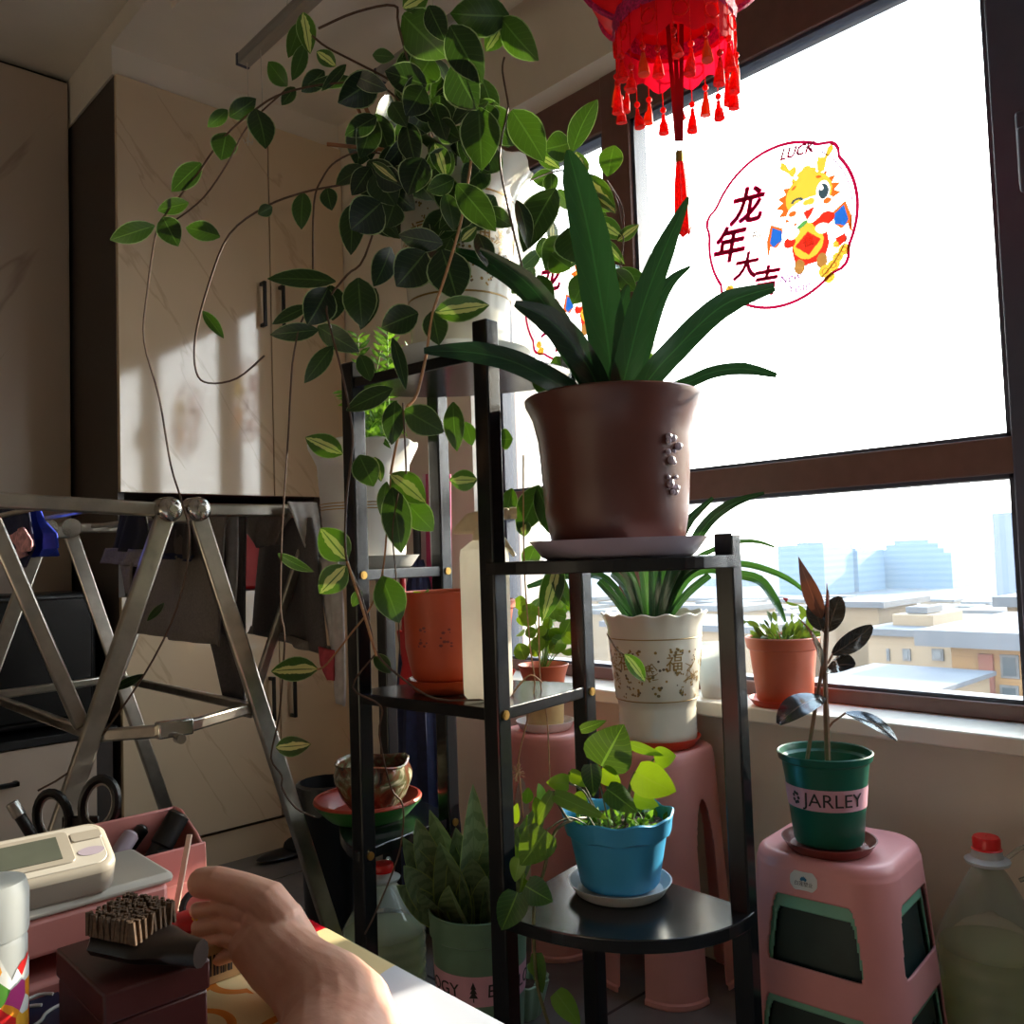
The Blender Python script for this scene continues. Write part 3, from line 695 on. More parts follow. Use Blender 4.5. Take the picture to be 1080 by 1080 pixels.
# little scalloped pot on the floor
wx, wy = PZ(549, 1072, 0).xy; wx += .01
tl = thing('small_planter', (wx, wy, 0), 'small pale green fluted pot on the floor beside the stand post', 'flower pot')
build('pot', potmesh([(.030, 0), (.034, .004), (.046, .05), (.052, .072)], .005, wx, wy, .001, wave=lambda i, th, r, z: (r*(1+.05*math.cos(12*th)), z)), mat('pale green glaze', srgb(150, 180, 150), .3), tl)
soil(tl, wx, wy, .05, .040)
# dish and mottled bowl on the low left step
dx, dy = 1.015, 1.535
td = thing('plant_dish', (dx, dy, ZD), 'shallow dish, red inside and green outside, on the low left step', 'dish')
build('dish', MB().lathe([(.078, 0), (.085, .006), (.108, .030), (.110, .034)], (dx, dy, ZD), 48), mat('green plastic', srgb(62, 128, 62), .35), td)
q = build('liner', MB().lathe([(.001, .008), (.080, .008), (.104, .032), (.1095, .0345), (.110, .036), (.108, .040), (.103, .040)][::-1], (dx, dy, ZD), 48, cap0=False), mat('red brown plastic', srgb(190, 78, 60), .35), td); q['label'] = 'red brown inner liner'
m_mott, t, o = nodes_mat('mottled brown glaze'); b = principled(t, o, .18)
q = N(t, 'TexCoord'); n1 = N(t, 'TexNoise'); n1.inputs['Scale'].default_value = 22; n1.inputs['Detail'].default_value = 6; n1.inputs['Distortion'].default_value = 1.5; t.links.new(q.outputs['Object'], n1.inputs['Vector'])
r = N(t, 'ValToRGB'); r.color_ramp.elements[0].position = .3; r.color_ramp.elements[0].color = c4(srgb(40, 22, 16)); r.color_ramp.elements[1].position = .72; r.color_ramp.elements[1].color = c4(srgb(225, 214, 190))
e_ = r.color_ramp.elements.new(.45); e_.color = c4(srgb(104, 58, 40)); e_ = r.color_ramp.elements.new(.56); e_.color = c4(srgb(96, 100, 70)); t.links.new(n1.outputs['Fac'], r.inputs[0]); t.links.new(r.outputs[0], b.inputs['Base Color'])
cx_, cy_ = dx+.012, dy-.004
bw = build('glazed_bowl', potmesh([(.040, 0), (.046, .004), (.066, .030), (.079, .062), (.080, .075), (.074, .092), (.076, .098)], .006, cx_, cy_, ZD+.010, wave=lambda i, th, r, z: (r*(1+(.03*math.cos(5*th+.6) if i > 4 else 0)), z+(.004*math.cos(3*th+1) if i > 5 else 0))), m_mott, origin=(cx_, cy_, ZD+.01))
tag(bw, 'mottled brown glazed bowl with a wavy rim standing in the dish', 'bowl')
# black bin
kx_, ky_ = P(345, 840, 2.08).xy
tbn = thing('round_bin', (kx_, ky_, 0), 'round black bin on the floor behind the drying rack leg', 'bin')
build('bin', MB().lathe([(.050, 0), (.053, .004), (.066, .36), (.070, .365), (.071, .395), (.066, .396), (.063, .37), (.05, .05), (.001, .05)], (kx_, ky_, 0), 40), m_black, tbn)
build('rim_bag', MB().lathe([(.0725, .34), (.0725, .398), (.064, .402), (.062, .35)], (kx_, ky_, 0), 40, cap0=False, wave=lambda i, th, r, z: (r*(1+.012*math.cos(17*th)), z+(.006*math.cos(9*th) if i == 0 else 0))), m_black, tbn)
# spray bottle
qx, qy = .985, 1.118
tq = thing('spray_bottle', (qx, qy, ZM), 'tall white spray bottle with cream trigger head on the middle shelf', 'spray bottle')
m_bot = mat('white spray bottle plastic', srgb(252, 248, 236), .35, var=.02, trans=.6)
build('bottle', MB().lathe([(.036, 0), (.041, .006), (.042, .02), (.042, .238), (.040, .250), (.022, .264), (.014, .268), (.014, .274)], (qx, qy, ZM+.001), 40, cap1=True), m_bot, tq)
m_trig = mat('cream trigger plastic', srgb(228, 214, 184), .4, trans=.2)
zt = ZM+.274
build('collar', MB().lathe([(.019, -.008), (.0195, .016), (.014, .018)], (qx, qy, zt), 24, cap1=True), m_trig, tq)
dr = (rt*1.0).normalized(); dr.z = 0; dr.normalize(); ref = V((0, 0, 1))
c0 = V((qx, qy, zt+.016))
pp_ = V((-dr.y, dr.x, 0)); mb = MB().prism([(-.054, -.012), (-.050, -.002), (-.028, .022), (.010, .030), (.046, .030), (.048, .012), (.022, .008), (.016, -.012)], .026, Matrix(((dr.x, 0, pp_.x, c0.x-pp_.x*.013), (dr.y, 0, pp_.y, c0.y-pp_.y*.013), (0, 1, 0, c0.z), (0, 0, 0, 1))))
build('spray_head', mb, m_trig, tq, bevel=.005)
build('nozzle', MB().tube([c0+dr*.046+V((0, 0, .021)), c0+dr*.058+V((0, 0, .021))], .010, 12), m_trig, tq)
build('trigger', MB().tube(smooth_path([c0+dr*.018+V((0, 0, .006)), c0+dr*.030+V((0, 0, -.018)), c0+dr*.044+V((0, 0, -.040)), c0+dr*.052+V((0, 0, -.052))], 4), [.006, .006, .0055, .0055, .005, .005, .005, .0045, .0045, .004, .004, .0035, .003], 8), m_trig, tq)
# ------------------------------------------------------------------ stools
m_pink = mat('pink stool plastic', srgb(226, 152, 150), .38, var=.05, scale=8, trans=.08)
m_pink2 = mat('warm pink stool plastic', srgb(236, 164, 154), .38, var=.05, scale=8, trans=.12)
m_mint = mat('mint green stool plastic', srgb(120, 176, 150), .4, var=.05)
def stool_mesh(s_top, s_bot, h, holes, cr=.28, n=340, nz=160):
    mb = MB(); rows = []; info = []
    def ring(s, z):
        c = s*cr*2; row = []
        for k in range(n):
            t = (k+.5)/n*4; side = int(t); u = (t-side)*2-1       # along the side
            q = (s-c); x = max(-q, min(q, u*s)); e = abs(u*s)-q
            if e > 0: an = e/(c)*pi/4; dx_ = c*math.sin(an)*(1 if u > 0 else -1); dy_ = c*math.cos(an)-c
            else: dx_ = dy_ = 0
            X, Y = x+dx_, -(s+dy_)
            a = side*pi/2; row.append((X*math.cos(a)-Y*math.sin(a), X*math.sin(a)+Y*math.cos(a), z))
        return row
    for f, z in ((.02, h-.003), (.5, h-.003), (.80, h-.002), (.90, h)): rows.append(ring(s_top*f, z))
    for a in range(1, 6): q = a/5*pi/2; rows.append(ring(s_top*.90+s_top*.10*math.sin(q), h-.016*(1-math.cos(q))))
    zs = [h-.016-(h-.016)*k/nz for k in range(1, nz+1)]
    for z in zs:
        k = 1-z/h; s = s_top+(s_bot-s_top)*k
        if z < .012: s += .004
        rows.append(ring(s, z))
    idx = [[mb.vert(p) for p in r] for r in rows]
    mb.face(*idx[0])
    for i in range(len(idx)-1):
        zc = (rows[i][0][2]+rows[i+1][0][2])/2
        for j in range(n):
            t = (j+1)/n*4; u = (t-int(t))*2-1
            if i > 8 and holes(u, zc/h): continue
            k = (j+1) % n; mb.face(idx[i][j], idx[i][k], idx[i+1][k], idx[i+1][j])
    return mb
def rrect(u, z, hw, z0, z1, r, hw2=None):
    hwz = hw + ((hw2-hw)*(z1-z)/(z1-z0) if hw2 else 0)
    if not (z0 < z < z1 and abs(u) < hwz): return False
    ex = abs(u)-(hwz-r); ez = max(z-(z1-r), (z0+r)-z)
    return not (ex > 0 and ez > 0 and ex*ex+ez*ez > r*r)
def holesA(u, z): return rrect(u, z, .58, .625, .865, .07, .68) or rrect(u, z, .70, -.4, .505, .12, .76)
def holesB(u, z):
    if z > .80: return False
    r = .29
    return abs(u) < r and (z < .80-.28 or ((abs(u)/r)**2+((z-.52)/.28)**2 < 1))
pinkA = stool_mesh(.110, .146, .43, holesA)
greenA = stool_mesh(.104, .140, .405, holesA)
sc_x, sc_y = P(884, 900, 1.445).xy
s1 = build('plastic_stool', pinkA, m_pink, origin=(0, 0, 0), solid=.004)
s1.location = (sc_x, sc_y, 0); s1.rotation_euler = (0, 0, math.radians(6))
tag(s1, 'pink plastic stool with window cutouts under the green lettered pot', 'stool')
g1 = build('plastic_stool', greenA, m_mint, origin=(0, 0, 0), solid=.004); g1.location = (sc_x, sc_y, 0); g1.rotation_euler = (0, 0, math.radians(6))
tag(g1, 'mint green plastic stool nested under the right pink stool', 'stool')
g0 = build('plastic_stool', stool_mesh(.098, .134, .382, lambda u, z: rrect(u, z, .5, -.4, .42, .1, .56)), mat('shade dark stool filler', srgb(30, 48, 46), .5), origin=(0, 0, 0), solid=.003); g0.location = (sc_x, sc_y, 0); g0.rotation_euler = (0, 0, math.radians(6))  # dark inner stool, added to blacken the interior of the stack
tag(g0, 'added dark inner stool that blackens the shaded inside of the pink stool', 'stool')
# sticker plaque on the stool's room side
mb = MB(); pts = []
for k in range(40):
    a = 2*pi*k/40; c_, s_ = math.cos(a), math.sin(a)
    pts.append(((abs(c_)**.55)*.021*(1 if c_ > 0 else -1)*(1+.04*math.cos(4*a)), (abs(s_)**.55)*.0145*(1 if s_ > 0 else -1)*(1+.06*math.cos(6*a))))
SM = Matrix.Translation((-.1155, .012, .399)) @ Matrix.Rotation(-pi/2, 4, 'Z') @ Matrix.Rotation(math.radians(84), 4, 'X')
mb.prism(pts, .0006, SM)
st = build('sticker', mb, m_whitepl, s1, smooth=False); st['label'] = 'white plaque sticker with a blue lotus'
mb = MB(); m_lotus = mat('blue lotus ink', srgb(30, 110, 150), .5)
for k in range(7):
    a = (k-3)*.42; L = .0085-.0008*abs(k-3); b = len(mb.v); d_, e_ = V((math.sin(a), math.cos(a)*.8)), V((math.cos(a), -math.sin(a)))
    for u, v_ in ((0, 0), (.0022, L*.5), (0, L), (-.0022, L*.5)):
        p = V((0, .001))+d_*v_+e_*u; mb.vert(SM @ V((p.x, p.y, .0012)))
    mb.face(b, b+1, b+2, b+3)
add_text(mb, '白莲塑业', .0075, lambda p: SM @ V((p.x, p.y-.0045, .0012)), m=1)
build('lettering', mb, [m_lotus, m_ink], st, smooth=False)
stoolB = stool_mesh(.100, .124, ZST, holesB, cr=.32)
s2 = build('plastic_stool', stoolB, m_pink2, origin=(0, 0, 0), solid=.0035); s2.location = (1.556, 1.205, 0)
tag(s2, 'tall pink stool with arched sides carrying the cream printed pot', 'stool')
s3 = s2.copy(); COL.objects.link(s3); s3.location = (1.545, 1.525, 0); s3['label'] = 'tall pink stool with arched sides farther back under the two tone pot'
# ------------------------------------------------------------------ water jugs
m_pet = glass_mat('clear bottle plastic', (.95, .98, .93), .30, dirt=.22, rough=.06)
m_water = glass_mat('yellowish water', (.90, .96, .72), .05, dirt=.28)
m_cap = mat('red bottle cap', srgb(214, 28, 26), .35, var=.04)
def jug(x, y, h, r, label, hth):
    t = thing('water_jug', (x, y, 0), label, 'jug', 'red capped water jugs')
    hb = h*.60; prof = [(r*.80, .003), (r*.96, .010)]
    for k in range(36):
        z = .02+(hb-.02)*k/35; prof.append((r*(.985+.018*math.cos(k*2*pi/5)), z))
    for k in range(1, 9): a = k/8; prof.append((r*(1-a)**.9*.80+r*.22+(r*-.02 if a == 1 else 0)-0, hb+(h*.90-hb)*a))
    prof += [(r*.22, h*.905), (r*.22, h*.955)]
    build('bottle', MB().lathe(prof, (x, y, .001), 48), m_pet, t)
    wp = [(a*.975, z+.002) for a, z in prof if z < hb*.98]; zl = wp[-1][1]; wp.append((.001, zl)); build('water', MB().lathe(wp, (x, y, .001), 40), m_water, t)
    build('neck_ring', MB().lathe([(r*.25, h*.905), (r*.40, h*.900), (r*.42, h*.912), (r*.30, h*.925), (r*.265, h*.955)], (x, y, 0), 32, cap0=False), m_clearpl, t)
    cap = MB().lathe([(r*.28, h*.953), (r*.25, h*.958), (r*.25, h*.992), (r*.23, h), (.001, h)], (x, y, 0), 40, cap0=True, wave=lambda i, th, rr, z: (rr*(1+(.02*math.cos(40*th) if i < 3 else 0)), z))
    build('cap', cap, m_cap, t)
    d = V((math.cos(hth), math.sin(hth), 0)); c = V((x, y, 0))
    build('handle', MB().tube(smooth_path([c+d*r*.36+V((0, 0, h*.91)), c+d*r*.75+V((0, 0, h*.955)), c+d*r*1.02+V((0, 0, h*.93)), c+d*r*.98+V((0, 0, h*.86)), c+d*r*.62+V((0, 0, h*.83))], 5), r*.045, 8), m_pet, t)
jx, jy = P(1041, 900, 1.445).xy
jug(jx, jy, .432, .083, 'large water jug with red cap by the wall right of the stools', math.atan2(rt.y, rt.x))
lx, ly = P(404, 920, 1.745).xy
jug(lx, ly, .318, .082, 'water jug with red cap on the floor left of the snake plant', math.atan2(fw.y, fw.x))
# ------------------------------------------------------------------ plants
G = srgb
m_hoya = leaf_mat('hoya leaf', G(16, 36, 24), G(46, 76, 36), G(74, 100, 54), G(116, 172, 26), tw=.17, edge=G(150, 170, 120), centre=G(214, 214, 140))
m_vine = mat('brown vine', G(84, 60, 44), .55, var=.25, scale=80)
m_vinelit = mat('sunlit vine', G(168, 124, 84), .5, var=.2, scale=80)  # brighter copy of the vine brown, sunlight put into the colour
m_clivia = leaf_mat('strap leaf', G(22, 44, 36), G(40, 74, 46), G(44, 80, 50), G(60, 120, 40), tw=.12, rough=.25)
m_lily = leaf_mat('narrow strap leaf', G(20, 46, 34), G(46, 84, 52), G(70, 110, 74), G(90, 150, 50), tw=.16, rough=.2)
m_rubber = leaf_mat('rubber plant leaf', G(28, 34, 40), G(46, 50, 52), G(90, 76, 70), G(90, 70, 40), tw=.03, rough=.13, spec=1.0)
m_rubber_b = leaf_mat('rubber plant leaf underside', G(96, 62, 50), G(120, 78, 60), G(140, 90, 70), G(140, 70, 40), tw=.10, rough=.3)
m_pothos = leaf_mat('pothos leaf', G(26, 66, 34), G(120, 170, 40), G(110, 150, 60), G(176, 206, 24), tw=.19, rough=.3)
m_fern = leaf_mat('feathery leaf', G(44, 84, 34), G(100, 150, 54), G(150, 190, 90), G(150, 200, 50), tw=.3)
m_sans = leaf_mat('banded snake plant leaf', G(92, 116, 84), G(148, 164, 122), G(110, 130, 96), G(130, 160, 50), tw=.14, edge=G(150, 166, 96), rough=.35, bands=G(70, 92, 62))
m_cact = leaf_mat('cactus segment', G(40, 66, 32), G(92, 112, 48), G(70, 96, 40), G(130, 160, 40), tw=.2)
rp = random.Random(21)
def face_cam(p, j=.4):
    n = (EYE-V(p)).normalized(); return (n+V((rp.uniform(-j, j), rp.uniform(-j, j), rp.uniform(-j, j)))).normalized()
def pleaf(mb, bx, by, tx, ty, w, d, tone=None, dt=0, bend=None, fold=None, shape='ovate', j=.4):
    b, t = P(bx, by, d), P(tx, ty, d+dt)
    mb.leaf(b, t, face_cam(b, j), w*1.16*d/FPX, rp.uniform(.02, .10) if bend is None else bend, rp.uniform(-.05, .28) if fold is None else fold, rp.uniform(.1, .75) if tone is None else tone, shape)
def pvine(mb, pts, d, r=.0018, k=4):
    n = len(pts); q = []
    for i, p in enumerate(pts):
        dd = d if isinstance(d, (int, float)) else d[0]+(d[1]-d[0])*i/(n-1)
        q.append(P(p[0], p[1], p[2] if len(p) > 2 else dd))
    mb.tube(smooth_path(q, k), r, 6)
# -- hoya: bx, by, tx, ty, width, depth, tone
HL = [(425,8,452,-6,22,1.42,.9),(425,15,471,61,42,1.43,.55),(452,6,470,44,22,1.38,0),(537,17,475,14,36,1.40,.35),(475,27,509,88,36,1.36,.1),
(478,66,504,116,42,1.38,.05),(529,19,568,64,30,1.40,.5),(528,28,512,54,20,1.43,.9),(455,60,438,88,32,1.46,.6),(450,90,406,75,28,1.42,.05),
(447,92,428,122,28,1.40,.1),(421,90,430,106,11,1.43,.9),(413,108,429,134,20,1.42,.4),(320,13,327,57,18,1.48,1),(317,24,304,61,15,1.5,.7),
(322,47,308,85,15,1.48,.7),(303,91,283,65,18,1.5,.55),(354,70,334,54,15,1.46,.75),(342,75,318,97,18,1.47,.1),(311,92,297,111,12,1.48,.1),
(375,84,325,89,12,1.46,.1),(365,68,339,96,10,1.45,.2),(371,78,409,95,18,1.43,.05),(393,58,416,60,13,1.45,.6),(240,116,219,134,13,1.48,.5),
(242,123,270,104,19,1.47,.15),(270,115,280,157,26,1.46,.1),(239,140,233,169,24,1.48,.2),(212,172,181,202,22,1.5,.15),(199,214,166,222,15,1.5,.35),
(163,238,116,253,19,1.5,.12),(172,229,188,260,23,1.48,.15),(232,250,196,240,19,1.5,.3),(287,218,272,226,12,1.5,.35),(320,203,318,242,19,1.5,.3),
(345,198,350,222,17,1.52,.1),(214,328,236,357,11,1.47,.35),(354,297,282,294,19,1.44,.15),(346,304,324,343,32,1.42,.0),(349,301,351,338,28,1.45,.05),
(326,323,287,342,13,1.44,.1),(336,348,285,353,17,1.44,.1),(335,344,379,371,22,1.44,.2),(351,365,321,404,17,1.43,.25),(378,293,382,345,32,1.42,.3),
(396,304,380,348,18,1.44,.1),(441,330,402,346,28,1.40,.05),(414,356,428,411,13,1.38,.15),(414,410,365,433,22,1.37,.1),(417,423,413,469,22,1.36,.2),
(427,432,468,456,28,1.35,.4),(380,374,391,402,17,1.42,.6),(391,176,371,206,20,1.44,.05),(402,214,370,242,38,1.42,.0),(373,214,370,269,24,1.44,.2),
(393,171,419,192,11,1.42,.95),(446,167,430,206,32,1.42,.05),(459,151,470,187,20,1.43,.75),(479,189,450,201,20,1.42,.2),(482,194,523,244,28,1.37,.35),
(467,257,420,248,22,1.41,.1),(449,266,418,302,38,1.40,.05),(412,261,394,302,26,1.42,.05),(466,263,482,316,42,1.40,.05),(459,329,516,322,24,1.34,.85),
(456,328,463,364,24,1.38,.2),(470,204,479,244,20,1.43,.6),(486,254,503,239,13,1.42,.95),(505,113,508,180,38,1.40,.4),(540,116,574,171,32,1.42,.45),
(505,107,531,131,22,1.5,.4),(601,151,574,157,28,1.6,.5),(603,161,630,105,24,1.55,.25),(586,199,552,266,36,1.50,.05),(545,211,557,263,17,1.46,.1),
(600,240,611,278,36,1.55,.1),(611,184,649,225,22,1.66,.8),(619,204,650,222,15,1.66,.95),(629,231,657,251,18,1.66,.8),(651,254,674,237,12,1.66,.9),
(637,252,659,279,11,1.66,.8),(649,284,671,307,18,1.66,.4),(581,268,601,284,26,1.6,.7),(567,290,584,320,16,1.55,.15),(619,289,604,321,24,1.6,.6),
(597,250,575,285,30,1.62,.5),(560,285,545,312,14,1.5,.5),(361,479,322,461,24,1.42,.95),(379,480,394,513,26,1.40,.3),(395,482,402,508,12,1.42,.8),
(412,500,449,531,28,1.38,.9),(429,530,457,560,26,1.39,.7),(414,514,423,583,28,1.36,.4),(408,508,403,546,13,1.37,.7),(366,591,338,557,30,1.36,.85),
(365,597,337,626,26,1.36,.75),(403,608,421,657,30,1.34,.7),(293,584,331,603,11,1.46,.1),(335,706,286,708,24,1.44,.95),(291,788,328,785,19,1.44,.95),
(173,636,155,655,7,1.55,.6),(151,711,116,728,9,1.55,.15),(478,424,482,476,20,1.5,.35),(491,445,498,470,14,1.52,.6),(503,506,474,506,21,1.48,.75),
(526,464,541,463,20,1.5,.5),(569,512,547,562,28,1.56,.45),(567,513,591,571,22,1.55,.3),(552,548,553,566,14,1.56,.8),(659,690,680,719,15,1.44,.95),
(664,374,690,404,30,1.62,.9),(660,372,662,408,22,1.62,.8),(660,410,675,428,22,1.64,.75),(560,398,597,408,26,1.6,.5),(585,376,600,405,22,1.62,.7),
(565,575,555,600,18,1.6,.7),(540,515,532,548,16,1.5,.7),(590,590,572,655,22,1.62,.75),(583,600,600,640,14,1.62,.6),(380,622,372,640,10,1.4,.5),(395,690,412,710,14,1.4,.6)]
foli = MB()
for L in HL: pleaf(foli, *L)
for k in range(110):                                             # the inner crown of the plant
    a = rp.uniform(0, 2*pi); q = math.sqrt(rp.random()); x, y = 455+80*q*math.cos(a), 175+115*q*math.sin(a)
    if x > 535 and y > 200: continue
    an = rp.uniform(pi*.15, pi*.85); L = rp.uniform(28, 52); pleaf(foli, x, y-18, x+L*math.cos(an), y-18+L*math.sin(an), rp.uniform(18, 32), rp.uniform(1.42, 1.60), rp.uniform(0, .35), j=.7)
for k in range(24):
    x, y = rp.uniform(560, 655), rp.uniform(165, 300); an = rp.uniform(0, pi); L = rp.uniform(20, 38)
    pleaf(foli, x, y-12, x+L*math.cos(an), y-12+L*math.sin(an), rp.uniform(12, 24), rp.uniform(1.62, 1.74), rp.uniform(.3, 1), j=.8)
build('foliage', foli, m_hoya, th_)
vb = MB()
pvine(vb, [(470,190,1.58),(446,120,1.5),(421,30,1.43),(416,6,1.43),(375,13,1.45),(336,30,1.47)], 1.45, .0022)
pvine(vb, [(475,185,1.56),(446,120,1.48),(416,88,1.44),(380,68,1.44),(345,50,1.46),(330,38,1.47)], 1.45, .002)
pvine(vb, [(470,190,1.55),(425,112,1.46),(395,90,1.44),(350,88,1.45),(300,98,1.47),(270,115,1.47),(235,146,1.48),(205,188,1.5),(178,222,1.5),(165,245,1.5),(155,310,1.5),(152,360,1.5),(168,420,1.5),(180,490,1.5),(192,530,1.5),(200,570,1.5),(187,640,1.5),(150,715,1.5),(85,803,1.45),(40,834,1.4)], 1.5, .0019)
pvine(vb, [(300,96),(262,132),(240,172),(215,208),(185,232),(166,240)], (1.46, 1.5), .0016)
pvine(vb, [(455,180,1.52),(400,188,1.46),(360,195,1.47),(320,203,1.5),(280,218,1.5),(242,247,1.5),(220,300,1.48),(206,355,1.48),(207,392,1.48),(220,404,1.48),(250,399,1.48),(279,375,1.48)], 1.5, .0018)
pvine(vb, [(440,170,1.52),(385,160,1.48),(355,170,1.48),(340,188,1.48),(331,215,1.47),(330,290,1.45)], 1.48, .0016)
pvine(vb, [(345,310),(322,330),(310,372),(306,420),(304,460),(300,520),(297,570),(296,640),(300,668),(299,700),(295,750),(291,772),(286,800),(297,818),(298,832),(312,852),(332,862)], (1.43, 1.5), .0017)
pvine(vb, [(410,190,1.5),(385,270,1.42),(366,290,1.42),(345,320,1.42),(350,352,1.40),(360,390,1.38),(370,440,1.37),(372,470,1.37),(366,520,1.36),(364,560,1.35),(366,592,1.34),(378,620,1.34),(390,660,1.36),(398,690,1.38),(425,716,1.40),(460,737,1.42),(510,738,1.44)], 1.4, .0018)
pvine(vb, [(532,60),(530,75),(536,110),(535,118),(527,165),(535,215),(548,270),(553,292)], (1.40, 1.46), .0018)
pvine(vb, [(425,425),(428,485),(428,500)], 1.35, .0016); pvine(vb, [(420,520),(414,560),(417,600),(420,650),(422,690)], 1.35, .0012)
pvine(vb, [(640,668),(650,684),(659,691)], 1.45, .0014)
pvine(vb, [(396,690),(372,725),(402,745),(400,775),(412,830),(425,850),(423,890),(412,925),(395,965),(385,985)], (1.38, 1.45), .0015)
pvine(vb, [(640,190,1.62),(655,215,1.66),(658,240,1.66),(655,280,1.66),(650,300,1.66)], 1.66, .0016); pvine(vb, [(560,190,1.55),(590,180,1.6),(625,185,1.66),(648,205,1.66),(656,240,1.66)], 1.6, .0016)
build('vine', vb, m_vine, th_)
vb = MB()
pvine(vb, [(498,160),(494,190),(486,235),(470,290),(456,332),(450,372),(440,415),(430,428)], (1.42, 1.35), .0024)
pvine(vb, [(430,428),(420,460),(412,500)], (1.36, 1.37), .0022)
pvine(vb, [(412,505),(408,560),(403,606),(390,642),(372,666),(345,700),(335,706)], (1.37, 1.44), .0017)
pvine(vb, [(552,480),(552,520),(553,600),(559,680),(564,722),(556,760),(547,800),(549,830),(552,862)], (1.52, 1.5), .0015)
pvine(vb, [(568,640),(570,720),(577,758),(580,825)], (1.56, 1.52), .0014); pvine(vb, [(535,740),(548,722),(560,712),(572,720)], 1.5, .0017)
pvine(vb, [(366,592),(378,628),(390,668),(397,692)], 1.335, .0022)
q = build('aerial_stem', vb, m_vinelit, th_); q['label'] = 'leafless hanging stems in a sunlit tan'
vb = MB(); m_stick = mat('brown support stick', G(140, 92, 60), .6, var=.2)
pvine(vb, [(366,85,1.5),(385,112,1.5),(400,150,1.55)], 1.5, .0038); pvine(vb, [(345,152,1.5),(375,155,1.5),(405,158,1.5)], 1.5, .0035); pvine(vb, [(372,102,1.45),(380,120,1.47),(398,160,1.5)], 1.5, .003)
build('support_stick', vb, m_stick, th_)
vb = MB()
for k in range(16):                                             # root tuft on a hanging stem
    a = k*2.4; c = P(546, 815, 1.5); vb.tube([c, c+V((.014*math.cos(a), .004*math.sin(3*a), .016*math.sin(a)))], .0008, 4)
build('root_tuft', vb, m_vinelit, th_)
# -- big clivia: pixel paths, widths
CL = [([(648,432),(645,390),(636,330),(622,250),(608,190),(599,158)],[34,40,42,40,30,4],1.40,.35,0),([(655,432),(662,390),(676,330),(700,265),(726,208)],[24,30,30,22,3],1.38,.2,-.02),
([(662,430),(672,385),(688,330),(706,298),(728,281)],[20,24,20,12,2],1.42,.3,.03),([(672,432),(700,385),(735,345),(770,318),(817,303)],[22,26,26,24,8],1.36,.1,-.05),
([(700,430),(722,408),(750,393),(785,389),(819,396)],[10,13,13,13,5],1.40,.25,.04),([(636,434),(622,392),(600,358),(575,335),(543,320)],[24,28,30,26,6],1.36,.15,-.05),
([(632,430),(612,385),(585,335),(552,295),(506,263)],[22,26,26,22,4],1.40,.3,.02),([(628,430),(600,372),(565,315),(520,280),(470,262)],[20,24,24,20,4],1.44,.4,.06),
([(614,434),(585,405),(545,383),(500,372),(447,370)],[20,24,24,22,6],1.34,.25,-.08),([(645,430),(650,380),(655,330),(662,300)],[24,26,20,4],1.44,.5,.05)]
for pts, ws, d, tone, dv in CL:
    n = len(pts); q = [P(x, y, d+dv*i/(n-1)) for i, (x, y) in enumerate(pts)]; k = 5; pp = smooth_path(q, k)
    wsx = []
    for i in range(n-1):
        for j in range(k): wsx.append((ws[i]+(ws[i+1]-ws[i])*j/k)*d/FPX)
    wsx.append(ws[-1]*d/FPX)
    c = V((bx, by, 0)); off = V((c.x-q[0].x, c.y-q[0].y, 0)); m = len(pp)
    pp = [p+off*max(0, 1-i/(m*.35))*.5 for i, p in enumerate(pp)]; pp = [pp[0]-V((0, 0, .03))]+pp; wsx = [wsx[0]*.8]+wsx
    mb = MB(); mb.blade(pp, wsx, face_cam(q[0], .15), .25, tone); build('leaf', mb, m_clivia, tb)
# -- lily in the printed pot
LL = [([(672,652),(660,620),(645,604)],[8,10,9],.3),([(676,652),(668,615),(655,598)],[8,10,9],.2),([(690,652),(690,610),(688,580)],[13,14,12],.3),([(684,652),(680,610),(676,590)],[10,12,10],.9),
([(695,652),(704,615),(712,590)],[9,11,10],.5),([(700,652),(716,615),(735,598),(760,592)],[8,10,10,8],.3),([(702,650),(722,612),(745,600),(772,605),(800,612),(817,634),(828,656)],[8,10,10,9,11,10,3],.7),
([(698,650),(714,610),(740,560),(768,534),(806,520)],[7,9,12,11,3],.2),([(696,650),(708,600),(722,555),(752,525)],[7,9,11,4],.2),([(700,650),(720,606),(750,596),(790,596),(830,610),(858,632)],[6,7,7,7,6,2],.9),
([(698,650),(720,600),(765,575),(795,571),(817,577)],[5,6,5,4,2],.4),([(668,652),(640,612),(605,605),(556,619)],[8,9,10,4],.3),([(665,654),(650,632),(632,612)],[8,9,8],.2),([(705,650),(725,625),(748,606)],[8,9,8],.3),([(680,652),(662,600),(640,575)],[8,10,6],.3),([(688,650),(700,600),(712,560)],[8,10,6],.5)]
for pts, ws, tone in LL:
    n = len(pts); d = 1.93; q = [P(x, y, d-.02*i) for i, (x, y) in enumerate(pts)]; pp = smooth_path(q, 4); wsx = []
    for i in range(n-1):
        for j in range(4): wsx.append((ws[i]+(ws[i+1]-ws[i])*j/4)*d/FPX)
    wsx.append(ws[-1]*d/FPX); pp = [pp[0]-V((0, 0, .05))]+pp; wsx = [wsx[0]]+wsx
    mb = MB(); mb.blade(pp, wsx, face_cam(q[0], .5), .35, tone); build('leaf', mb, m_lily, tf)
